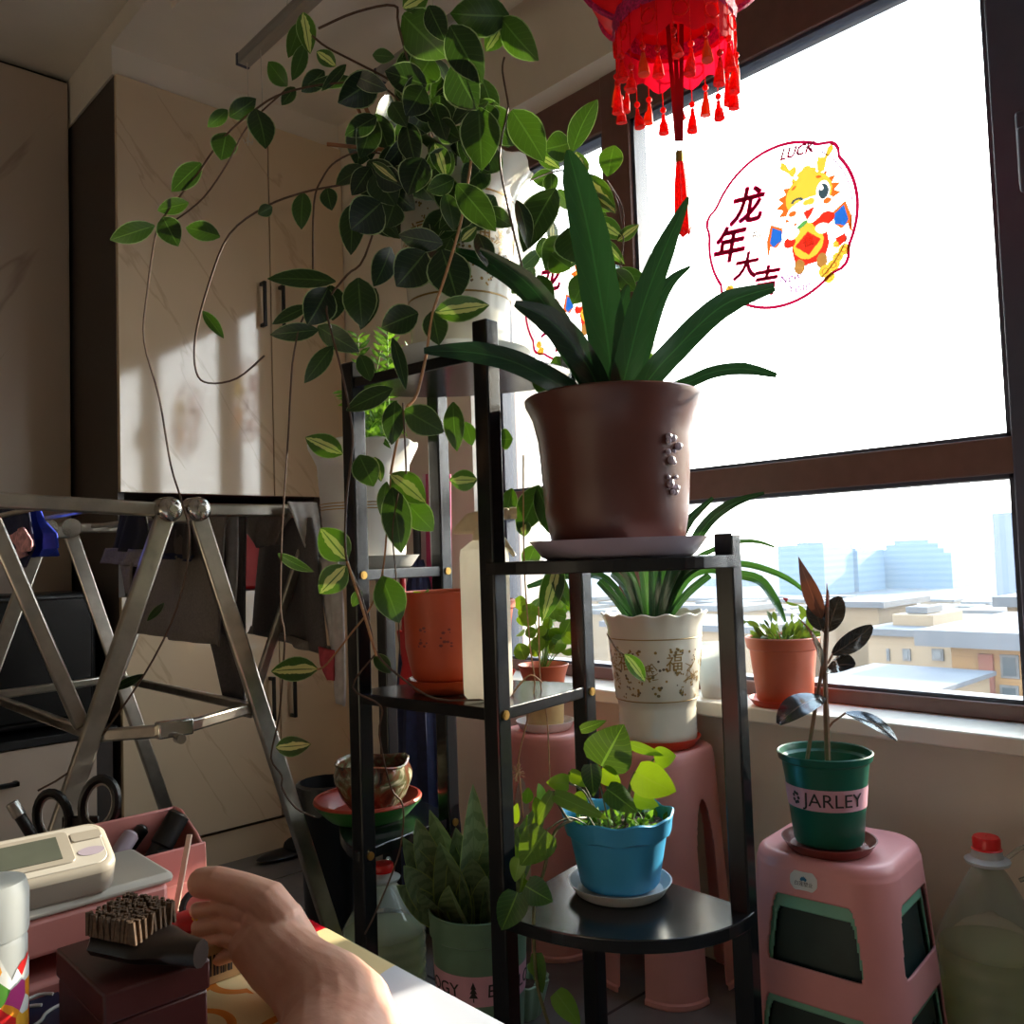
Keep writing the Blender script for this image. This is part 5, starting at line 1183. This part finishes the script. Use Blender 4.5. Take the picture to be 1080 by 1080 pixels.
for t in range(7): a = pi*.15+t*pi*.7/6; D(ell(46+12*math.cos(a), 36+9*math.sin(a), 3, 2.4, n=8), 'gry', 5)
D(ell(40, 70, 6, 3, .5, 12), 'org', 5); D(ell(96, 76, 7, 3, -.4, 12), 'org', 5)
D(ell(34, 16, 9, 6), 'org', 5); D(ell(112, 20, 9, 6), 'org', 5); D(ell(76, 30, 9, 7), 'yel', 5); D(ell(66, 30, 7, 6), 'yel', 6)
D([(58, 12), (84, 16), (76, 2), (66, -8)], 'red', 6)
D(ell(66, -56, 34, 34), 'yel', 6); D(ell(64, -26, 16, 14), 'yel', 6); D([(36, -56), (66, -32), (94, -56), (66, -82)], 'red', 7); D(ell(54, -14, 14, 5, .4), 'grn', 7)
D(ell(34, -28, 14, 10, .5), 'whi', 7); D(ell(98, -34, 15, 11, -.3), 'whi', 7); D(ell(24, -44, 14, 12), 'red', 6); D(ell(108, -16, 18, 14), 'red', 5)
for x, y, r in ((-126, -108, 11), (-120, -128, 13), (142, -92, 13), (128, -76, 9), (100, -126, 15), (118, -118, 14), (108, -142, 12), (128, -104, 12)): D(ell(x, y, r, r*.9), 'yel', 5); D(ell(x, y, r*.5, r*.45), 'org', 6); D(ell(x, y, r*.38, r*.34), 'yel', 7)
D([(124, -64), (146, -58), (150, -74), (132, -82)], 'red', 6)
PAINT.sort(key=lambda q: (q[0], q[1])); PB_ = [(min(x for x, y in p), max(x for x, y in p), min(y for x, y in p), max(y for x, y in p), p, SK.index(k)) for _, _, p, k in PAINT][::-1]
def inside(x, y, p):
    r = False; n = len(p); j = n-1
    for i in range(n):
        if (p[i][1] > y) != (p[j][1] > y) and x < (p[j][0]-p[i][0])*(y-p[i][1])/(p[j][1]-p[i][1])+p[i][0]: r = not r
        j = i
    return r
mb = MB(); ST = 1.6; y = -160.0                                # one printed layer: each cell takes the topmost colour
while y < 150:
    x = -150.0; run = None
    while x < 162:
        k = None
        for xa, xb, ya, yb, p, kk in PB_:
            if xa <= x <= xb and ya <= y <= yb and inside(x, y, p): k = kk; break
        if run and run[1] != k:
            q = [mb.vert(SP_(u, v_, 2)) for u, v_ in ((run[0]-ST/2, y-ST/2), (x-ST/2, y-ST/2), (x-ST/2, y+ST/2), (run[0]-ST/2, y+ST/2))]; mb.face(*q, m=run[1]); run = None
        if k is not None and run is None: run = (x, k)
        x += ST
    y += ST
fig = build('dragon_figure', mb, SMATS, sg, smooth=False)
mb = MB()
def stext(s, x, y, size, k, sk=0.0, rot=0):
    c_, s_ = math.cos(rot), math.sin(rot)
    for i, (ex, ey) in enumerate(((0, 0), (1, .4), (-1, -.4), (-.4, 1), (.4, -1)) if size > 28 else ((0, 0), (1, 0))):   # brushed, heavy strokes
        ew = size*.026; add_text(mb, s, size, lambda p: SP_(x+ex*ew+(p.x*c_-p.y*s_)+p.y*sk, y+ey*ew+p.x*s_+p.y*c_, 3+i*.15), m=SK.index(k), bold=size*.010)
stext('龙', -72, 62, 84, 'mag', .15, -.1); stext('年', -120, -12, 84, 'mag', .15, -.1); stext('大', -82, -70, 62, 'mag', .15, -.1); stext('吉', -36, -116, 66, 'mag', .15, -.1)
stext('LUCK', 52, 146, 30, 'mag', .3, -.1); stext('福', -54, -4, 24, 'brn', .1); stext('福', 66, -54, 24, 'whi'); stext('New', 22, -120, 26, 'lil', .3); stext('Year', 40, -146, 26, 'lil', .3)
for k in range(40):
    a, r = rl.uniform(0, 2*pi), rl.uniform(4, 34); x, y = -22+r*math.cos(a), 112+r*.8*math.sin(a); spoly(mb, ell(x, y, 2.6, .9, a, 6), 'gry', 2)
build('lettering', mb, SMATS, sg, smooth=False)
ca, cb_ = PX(752, 240, 1.797), PX(900, 240, 1.797); cc = PX(826, 237, 1.797); sg.location = (1.797, (ca.y+cb_.y)/2, cc.z); sg.scale = (1, 1.06, 1.05)
g2 = dup(sg, label='second new year dragon sticker on the narrow pane behind the trailing leaves'); p2 = PX(608, 306, 1.797); g2.location = (1.797, p2.y+.02, p2.z-.01)
# ------------------------------------------------------------------ table in the foreground
ZT = .55
m_tt, t, o = nodes_mat('printed glossy table cover'); b = principled(t, o, .18)
q = N(t, 'TexCoord'); s = N(t, 'SeparateXYZ'); t.links.new(q.outputs['Object'], s.inputs[0])
wv = N(t, 'TexWave'); wv.inputs['Scale'].default_value = 4; wv.inputs['Distortion'].default_value = 3; t.links.new(q.outputs['Object'], wv.inputs['Vector'])
yy = math_(t, 'ADD', s.outputs['Y'], math_(t, 'MULTIPLY', wv.outputs['Fac'], .012))
col = mixc(t, math_(t, 'GREATER_THAN', yy, .68), c4(srgb(206, 214, 228)), c4(srgb(240, 222, 170)))
nz = N(t, 'TexVoronoi'); nz.inputs['Scale'].default_value = 16; t.links.new(q.outputs['Object'], nz.inputs['Vector'])
k = math_(t, 'MULTIPLY', math_(t, 'GREATER_THAN', math_(t, 'FRACT', math_(t, 'MULTIPLY', nz.outputs['Distance'], 1.7)), .80), math_(t, 'MULTIPLY', math_(t, 'GREATER_THAN', yy, .66), math_(t, 'LESS_THAN', s.outputs['X'], .36)))
col = mixc(t, k, col, c4(srgb(226, 140, 60)))
col = mixc(t, math_(t, 'GREATER_THAN', yy, .80), col, c4(srgb(206, 26, 44))); t.links.new(col, b.inputs['Base Color'])
tt = thing('table', (0, 0, 0), 'low table with glossy white, cream and red printed top under the bare foot', 'table')
build('tabletop', MB().box((-.75, -.7, ZT-.028), (.477, 1.05, ZT)), m_tt, tt, bevel=.003)
for x, y in ((-.70, -.65), (.42, -.65), (-.70, 1.0), (.42, 1.0)): build('leg', MB().box((x-.022, y-.022, 0), (x+.022, y+.022, ZT-.028)), m_whitepl, tt, bevel=.004)
# pink drawer organizer with white lid
m_pk = mat('pink organizer plastic', srgb(206, 134, 128), .45, var=.04, scale=10)
m_lid = mat('white lid plastic', srgb(190, 184, 174), .4, var=.02)
og_ = thing('desk_organizer', (.1, .89, ZT), 'pink two tier organizer box with a white lid at the back of the table', 'organizer')
mb = MB().box((-.32, .842, ZT+.0005), (.333, .94, ZT+.020)); mb.box((-.32, .93, ZT+.02), (.333, .94, ZT+.04)); mb.box((.322, .846, ZT+.02), (.333, .94, ZT+.04)); mb.box((-.32, .842, ZT+.040), (.333, .94, ZT+.074))
build('box', mb, m_pk, og_, bevel=.006)
build('lid', MB().box((-.325, .838, ZT+.074), (.337, .944, ZT+.084)), m_lid, og_, bevel=.005)
py = thing('pen_tray', (.34, .95, ZT), 'pink sloping caddy with pens beside the white lidded box', 'caddy')
x0, x1, y0, y1 = .225, .418, .952, 1.035
mb = MB().box((x0, y0, ZT+.0005), (x1, y1, ZT+.006)); build('base', mb, m_pk, py, bevel=.002)
build('wall', MB().box((x0, y1-.004, ZT), (x1, y1, ZT+.092)), m_pk, py, bevel=.002); build('wall', MB().box((x0, y0, ZT), (x1, y0+.004, ZT+.068)), m_pk, py, bevel=.0015)
mb = MB(); mb.prism([(y0, ZT), (y1, ZT), (y1, ZT+.092), (y1-.02, ZT+.092), (y0+.02, ZT+.074), (y0, ZT+.06)], .004, Matrix(((0, 0, 1, x1-.004), (1, 0, 0, 0), (0, 1, 0, 0), (0, 0, 0, 1)))); build('wall', mb, m_pk, py, bevel=.0015)
build('divider', MB().box((.31, y0, ZT), (.314, y1, ZT+.066)), m_pk, py)
tr2 = thing('small_tray', (.38, .90, ZT), 'low pink open tray holding a black ring just behind the toes', 'tray')
mb = MB().box((.342, .842, ZT+.0005), (.440, .945, ZT+.004))
for a, c in (((.342, .842), (.440, .846)), ((.342, .941), (.440, .945)), ((.342, .842), (.346, .945)), ((.436, .842), (.440, .945))): mb.box((a[0], a[1], ZT), (c[0], c[1], ZT+.034))
build('tray', mb, m_pk, tr2, bevel=.002)
rg = MB(); c = V((.385, .885, ZT+.024)); rg.tube([c+V((.022*math.cos(t_*pi/10), .010*math.sin(t_*pi/10), .016*math.sin(t_*pi/10))) for t_ in range(21)], .0035, 7)
tag(build('hair_tie', rg, m_blk, origin=c), 'black elastic ring lying in the low pink tray', 'hair tie')
def pen(label, a, b_, r, m, cap=None, name='marker_pen', cat='pen'):
    a, b_ = V(a), V(b_); p = thing(name, a, label, cat); d_ = b_-a
    build('barrel', MB().tube([a, a+d_*.06, a+d_*.62], [r*.7, r, r], 14), m, p); build('cap', MB().tube([a+d_*.62, a+d_*.64, a+d_*.97, b_], [r*1.02, r*1.18, r*1.12, r*.7], 14), cap or m, p); return p
pen('thick black marker leaning at the top of the pink caddy', (.345, .985, ZT+.012), P(190, 857, .985), .011, m_black)
pen('black pen standing left of the thick marker in the caddy', (.300, 1.0, ZT+.012), P(152, 872, .99), .007, m_black)
pen('silver capped tube lying between the pens in the caddy', (.285, .975, ZT+.012), P(140, 878, .96), .008, m_alu, m_lilac, 'tube')
pen('short black stopper in the front of the pink caddy', (.372, .972, ZT+.010), P(180, 898, .955), .012, m_black, None, 'stopper', 'stopper')
a, b_ = P(185, 961, .90), P(200, 880, .93)
tag(build('wooden_stick', MB().bar(a, b_, .006, .003, fw), mat('pale stick', srgb(226, 206, 186), .6), origin=a, bevel=.001), 'thin pale stick standing upright between tray and toes', 'stick')
# scissors
scs = thing('scissors', P(82, 868, .985), 'black handled scissors standing behind the white display device', 'scissors')
m_grip = mat('grey grip lining', srgb(170, 166, 158), .5)
def loop(cx, cy, rx, ry, d, rot): 
    pts = []
    for i in range(25):
        a = i/24*2*pi; u, v_ = rx*math.cos(a), ry*math.sin(a); pts.append(P(cx+u*math.cos(rot)-v_*math.sin(rot), cy+u*math.sin(rot)+v_*math.cos(rot), d))
    return pts
for cx, cy, rx, ry, rot in ((56, 862, 17, 26, -.15), (105, 848, 18, 27, .2)):
    hb = build('handle', MB().tube(loop(cx, cy, rx, ry, .985, rot), .0052, 8, caps=False), m_black, scs)
    build('lining', MB().tube(loop(cx, cy, rx*.76, ry*.80, .984, rot), .0016, 6, caps=False), m_grip, hb)
build('blade', MB().bar(P(72, 872, .985), P(92, 940, .985), .014, .003, fw), m_steel, scs); build('blade', MB().bar(P(96, 872, .987), P(82, 940, .987), .014, .003, fw), m_steel, scs)
build('pivot', MB().bar(P(66, 868, .986), P(104, 868, .986), .016, .006, fw), m_black, scs, bevel=.002)
tb2 = pen('black and silver stick like brush left of the scissors', P(36, 885, .97), P(12, 846, .97), .006, m_black, m_alu, 'cosmetic_brush', 'brush')
# display device
m_dev = mat('ivory device plastic', srgb(164, 156, 144), .3, var=.02)
dv = thing('display_device', (.19, .86, ZT+.10), 'ivory handheld device with a small grey screen lying on the white lid', 'device')
DM = Matrix.Translation((.135, .868, ZT+.112)) @ Matrix.Rotation(math.radians(-4), 4, 'Z') @ Matrix.Rotation(math.radians(24), 4, 'X')
def rbox(hx, hy, r, n=6):
    pts = []
    for sx__, sy__, a0 in ((1, 1, 0), (-1, 1, pi/2), (-1, -1, pi), (1, -1, 1.5*pi)):
        for i in range(n+1): a = a0+i/n*pi/2; pts.append((sx__*(hx-r)+r*math.cos(a), sy__*(hy-r)+r*math.sin(a)))
    return pts
build('case', MB().prism(rbox(.15, .033, .016), .032, DM @ Matrix.Translation((0, 0, -.020))), m_dev, dv, bevel=.006, segs=3)
build('face_plate', MB().prism(rbox(.143, .027, .012), .0015, DM @ Matrix.Translation((0, 0, .0115))), m_lid, dv, bevel=.0006)
fb = build('screen_frame', MB().prism(rbox(.042, .021, .005), .002, DM @ Matrix.Translation((.075, .001, .0125))), m_dev, dv, bevel=.0006)
build('screen', MB().box((.040, -.014, .0145), (.107, .016, .0152), DM), mat('grey lcd', srgb(86, 90, 80), .15), fb)
build('button', MB().prism(rbox(.013, .006, .003), .002, DM @ Matrix.Translation((.131, .011, .0125))), m_dev, dv, bevel=.0006)
build('logo_badge', MB().prism([(x*.011, y*.0055) for x, y in ell(0, 0, 1, 1)], .0008, DM @ Matrix.Translation((.131, -.010, .0126))), m_lilac, dv)
build('clip', MB().ball((.10, .83, ZT+.088), .03, 22, 10, (2.6, .55, .34)), mat('grey clip plastic', srgb(150, 146, 140), .3), dv)
# red box and brush
m_dred = mat('dark red card', srgb(66, 18, 16), .45, var=.08, scale=12)
rb = thing('gift_box', (.25, .73, ZT), 'dark red box in the front carrying the bristle brush', 'box')
build('box', MB().box((.212, .65, ZT+.0005), (.285, .756, ZT+.056)), m_dred, rb, bevel=.002); build('lid', MB().box((.2105, .6485, ZT+.0565), (.2865, .7575, ZT+.078)), m_dred, rb, bevel=.002)
m_wood = mat('dark brown wood', srgb(30, 20, 16), .35, var=.3, scale=30); m_bris = mat('brown bristle', srgb(92, 68, 48), .8, var=.3, scale=300)
bh = thing('bristle_brush', (.26, .76, ZT+.08), 'brown bristle brush lying bristles up on the dark red box', 'brush')
a, b_ = PZ(112, 985, ZT+.094), PZ(212, 1006, ZT+.088); d_ = (b_-a).normalized(); sd_ = V((-d_.y, d_.x, 0)).normalized(); zz = V((0, 0, 1))
mb = MB(); L = (b_-a).length; rows = []
for i in range(15):
    t_ = i/14; wd = (.026 if t_ < .55 else .026-.017*((t_-.55)/.45)**.7)*(1 if i > 0 else .7); c = a+d_*L*t_; rows.append([c+sd_*wd*math.cos(k*pi/6)+zz*(.010*math.sin(k*pi/6)) for k in range(12)])
ix = mb.grid(rows, True); mb.face(*ix[0][::-1]); mb.face(*ix[-1]); build('handle', mb, m_wood, bh)
mb = MB()
for i in range(16):
    for j in range(9):
        c = a+d_*(L*.03+L*.50*i/15)+sd_*(-.021+.042*j/8)+zz*.008; mb.tube([c, c+zz*.016+V((R_.uniform(-.002, .002), R_.uniform(-.002, .002), 0))], .0016, 5)
q = build('bristles', mb, m_bris, bh); q['kind'] = 'stuff'
# bottle with label
bo = P(-10, 1000, .60); bt = thing('candy_bottle', (bo.x, bo.y, ZT), 'clear capped bottle with a bright cartoon style label at the left edge', 'bottle')
build('bottle', MB().lathe([(.020, .001), (.0225, .004), (.0225, .118), (.021, .122)], (bo.x, bo.y, ZT), 36), m_clearpl, bt)
cp = MB().lathe([(.0228, .122), (.0235, .124), (.0235, .150), (.0215, .158), (.001, .158)], (bo.x, bo.y, ZT), 36, wave=lambda i, th, r, z: (r*(1+(.015*math.cos(30*th) if 0 < i < 3 else 0)), z)); build('cap', cp, m_clearpl, bt)
m_lab, t, o = nodes_mat('bright printed label'); b = principled(t, o, .35); q = N(t, 'TexCoord'); vo = N(t, 'TexVoronoi'); vo.inputs['Scale'].default_value = 75; t.links.new(q.outputs['Object'], vo.inputs['Vector'])
sp_ = N(t, 'SeparateColor'); t.links.new(vo.outputs['Color'], sp_.inputs[0]); r = N(t, 'ValToRGB'); r.color_ramp.interpolation = 'CONSTANT'
for i, (p_, c_) in enumerate(((0, (220, 40, 40)), (.28, (245, 180, 60)), (.5, (236, 236, 232)), (.68, (240, 150, 40)), (.8, (190, 60, 130)), (.9, (90, 150, 60)))):
    e_ = r.color_ramp.elements[i] if i < 2 else r.color_ramp.elements.new(p_); e_.position = p_; e_.color = c4(srgb(*c_))
t.links.new(sp_.outputs[0], r.inputs[0]); t.links.new(r.outputs[0], b.inputs['Base Color'])
build('label', MB().lathe([(.0231, .006), (.0231, .104)], (bo.x, bo.y, ZT), 36, cap0=False, wave=lambda i, th, r_, z: (r_, z+(.006*math.sin(7*th)+.004*math.sin(11*th) if i else 0))), m_lab, bt)
# packet of floss picks
a = PZ(22, 1072, ZT); pk = thing('floss_packet', (a.x, a.y, ZT), 'dark blue packet printed with white floss picks in the lower left corner', 'packet')
x0, y0 = .10, .768
build('packet', MB().box((x0, y0, ZT+.0005), (.236, .836, ZT+.012)), mat('dark blue packet', srgb(26, 34, 66), .35, var=.2), pk, bevel=.003)
mb = MB()
for (x, y, an) in ((.185, .80, .5), (.205, .785, .4), (.195, .82, .3)):
    c = V((x, y, ZT+.0135)); u = V((math.cos(an), math.sin(an), 0)); v_ = V((-u.y, u.x, 0)); mb.tube(smooth_path([c-u*.03, c, c+u*.014+v_*.008, c+u*.028+v_*.008, c+u*.034-v_*.002], 4), .0014, 6)
q = build('pick_print', mb, m_whitepl, pk); q['label'] = 'white pick pictures'
# little printed carton under the foot
a, b_ = PZ(206, 1046, ZT), PZ(262, 1030, ZT); ct = thing('printed_carton', (a.x, a.y, ZT), 'small tan printed carton lying between the red box and the toes', 'carton')
build('carton', MB().box((a.x, a.y, ZT+.0005), (b_.x, a.y+.06, ZT+.034)), mat('tan printed card', srgb(176, 140, 96), .55, var=.1), ct, bevel=.001)
mb = MB(); x = a.x+.008
while x < b_.x-.012:
    wv_ = R_.choice((.0008, .0012, .0018)); mb.box((x, a.y-.0006, ZT+.008), (x+wv_, a.y-.0002, ZT+.026)); x += wv_+R_.choice((.001, .0018))
q = build('print', mb, m_ink, ct, smooth=False); q['kind'] = 'stuff'
sk = thing('snack_packet', (a.x+.02, a.y+.05, ZT+.035), 'red and yellow foil packet lying on the tan carton', 'packet')
build('packet', MB().ball((a.x+.022, a.y+.045, ZT+.043), .030, 20, 8, (1.15, .8, .25)), mat('red foil', srgb(196, 34, 40), .3, var=.1), sk)
build('flash', MB().box((a.x+.012, a.y+.024, ZT+.0475), (a.x+.034, a.y+.034, ZT+.0515)), mat('yellow foil', srgb(240, 200, 60), .3), sk)
# ------------------------------------------------------------------ the foot
m_skin, t, o = nodes_mat('skin'); b = principled(t, o, .48); col, n = noise_mix(t, c4(srgb(206, 148, 126)), c4(srgb(222, 172, 150)), 22)
t.links.new(col, b.inputs['Base Color']); b.inputs['Subsurface Weight'].default_value = .25; b.inputs['Subsurface Radius'].default_value = (.012, .005, .003); b.inputs['Subsurface Scale'].default_value = .5
n2 = N(t, 'TexNoise'); n2.inputs['Scale'].default_value = 90; n2.inputs['Detail'].default_value = 4; q = N(t, 'TexCoord'); mp = N(t, 'Mapping'); mp.inputs['Scale'].default_value = (1, .35, 1); mp.inputs['Rotation'].default_value = (0, 0, .8)
t.links.new(q.outputs['Object'], mp.inputs[0]); t.links.new(mp.outputs[0], n2.inputs['Vector']); bp_ = N(t, 'Bump'); bp_.inputs['Strength'].default_value = .18; bp_.inputs['Distance'].default_value = .004
t.links.new(n2.outputs['Fac'], bp_.inputs['Height']); t.links.new(bp_.outputs[0], b.inputs['Normal'])
fm = MB()
def loft(secs, n=20):
    rows = []; cs = [P(x, y, d) for x, y, d, _, _ in secs]
    for i, (x, y, d, hb_, ht_) in enumerate(secs):
        tg_ = (cs[min(i+1, len(cs)-1)]-cs[max(i-1, 0)]).normalized(); vw = (cs[i]-EYE).normalized(); w_ = tg_.cross(vw).normalized(); th = tg_.cross(w_).normalized()
        rows.append([cs[i]+w_*hb_*math.cos(k*2*pi/n)+th*ht_*math.sin(k*2*pi/n) for k in range(n)])
    ix = fm.grid(rows, True); fm.face(*ix[0][::-1]); fm.face(*ix[-1])
def caps_(secs, ):                                                # a rounded finger like loft
    out = []; (x0, y0, d0, r0_), (x1, y1, d1, r1_) = secs[-2], secs[-1]
    for s in secs: out.append((s[0], s[1], s[2], s[3], s[3]*(.95 if s[3] > .0115 else 1.5)))
    L = math.hypot(x1-x0, y1-y0); ux_, uy_ = (x1-x0)/L, (y1-y0)/L; R = r1_*FPX/d1
    for f_, g_ in ((.5, .87), (.8, .6), (.96, .25)): out.append((x1+ux_*R*f_, y1+uy_*R*f_, d1, r1_*g_, r1_*g_))
    loft(out, 14)
loft([(352,1330,.40,.044,.046),(352,1230,.48,.041,.042),(356,1150,.575,.041,.036),(360,1098,.655,.046,.034),(354,1072,.69,.045,.032),(340,1050,.715,.039,.030),(318,1030,.735,.0325,.028),(295,1010,.755,.031,.026),(276,986,.772,.031,.019),(266,975,.781,.027,.010),(262,971,.784,.012,.004)])
caps_([(306,998,.765,.012),(298,972,.774,.019),(281,951,.783,.0192),(256,938,.79,.0148),(228,931,.795,.0146),(214,931,.80,.0140)])
loft([(330,1030,.74,.012,.012),(314,1006,.762,.022,.020),(294,978,.776,.025,.021),(272,962,.784,.020,.017),(262,955,.788,.010,.01)])
for s in ([(286,974,.778,.010),(264,965,.785,.0095),(236,957,.795,.0066),(208,960,.80,.0074)],[(284,990,.774,.010),(260,983,.782,.0092),(236,975,.79,.0062),(208,979,.795,.0070)],[(284,1004,.77,.010),(260,997,.777,.009),(238,991,.785,.0060),(212,997,.79,.0066)],[(288,1016,.765,.0095),(268,1011,.771,.0085),(248,1006,.78,.0058),(222,1014,.785,.0064)]): caps_(s)
fm.v = [(x, y, max(z, ZT+.003)) for x, y, z in fm.v]                 # soft flesh flattens where it rests
ft = build('person', fm, m_skin, origin=P(330, 1020, .735))
md = ft.modifiers.new('r', 'REMESH'); md.mode = 'VOXEL'; md.voxel_size = .0012; md.use_smooth_shade = True
md = ft.modifiers.new('sm', 'SMOOTH'); md.factor = .5; md.iterations = 8
tag(ft, 'bare foot and ankle of a person resting sideways on the table', 'person')
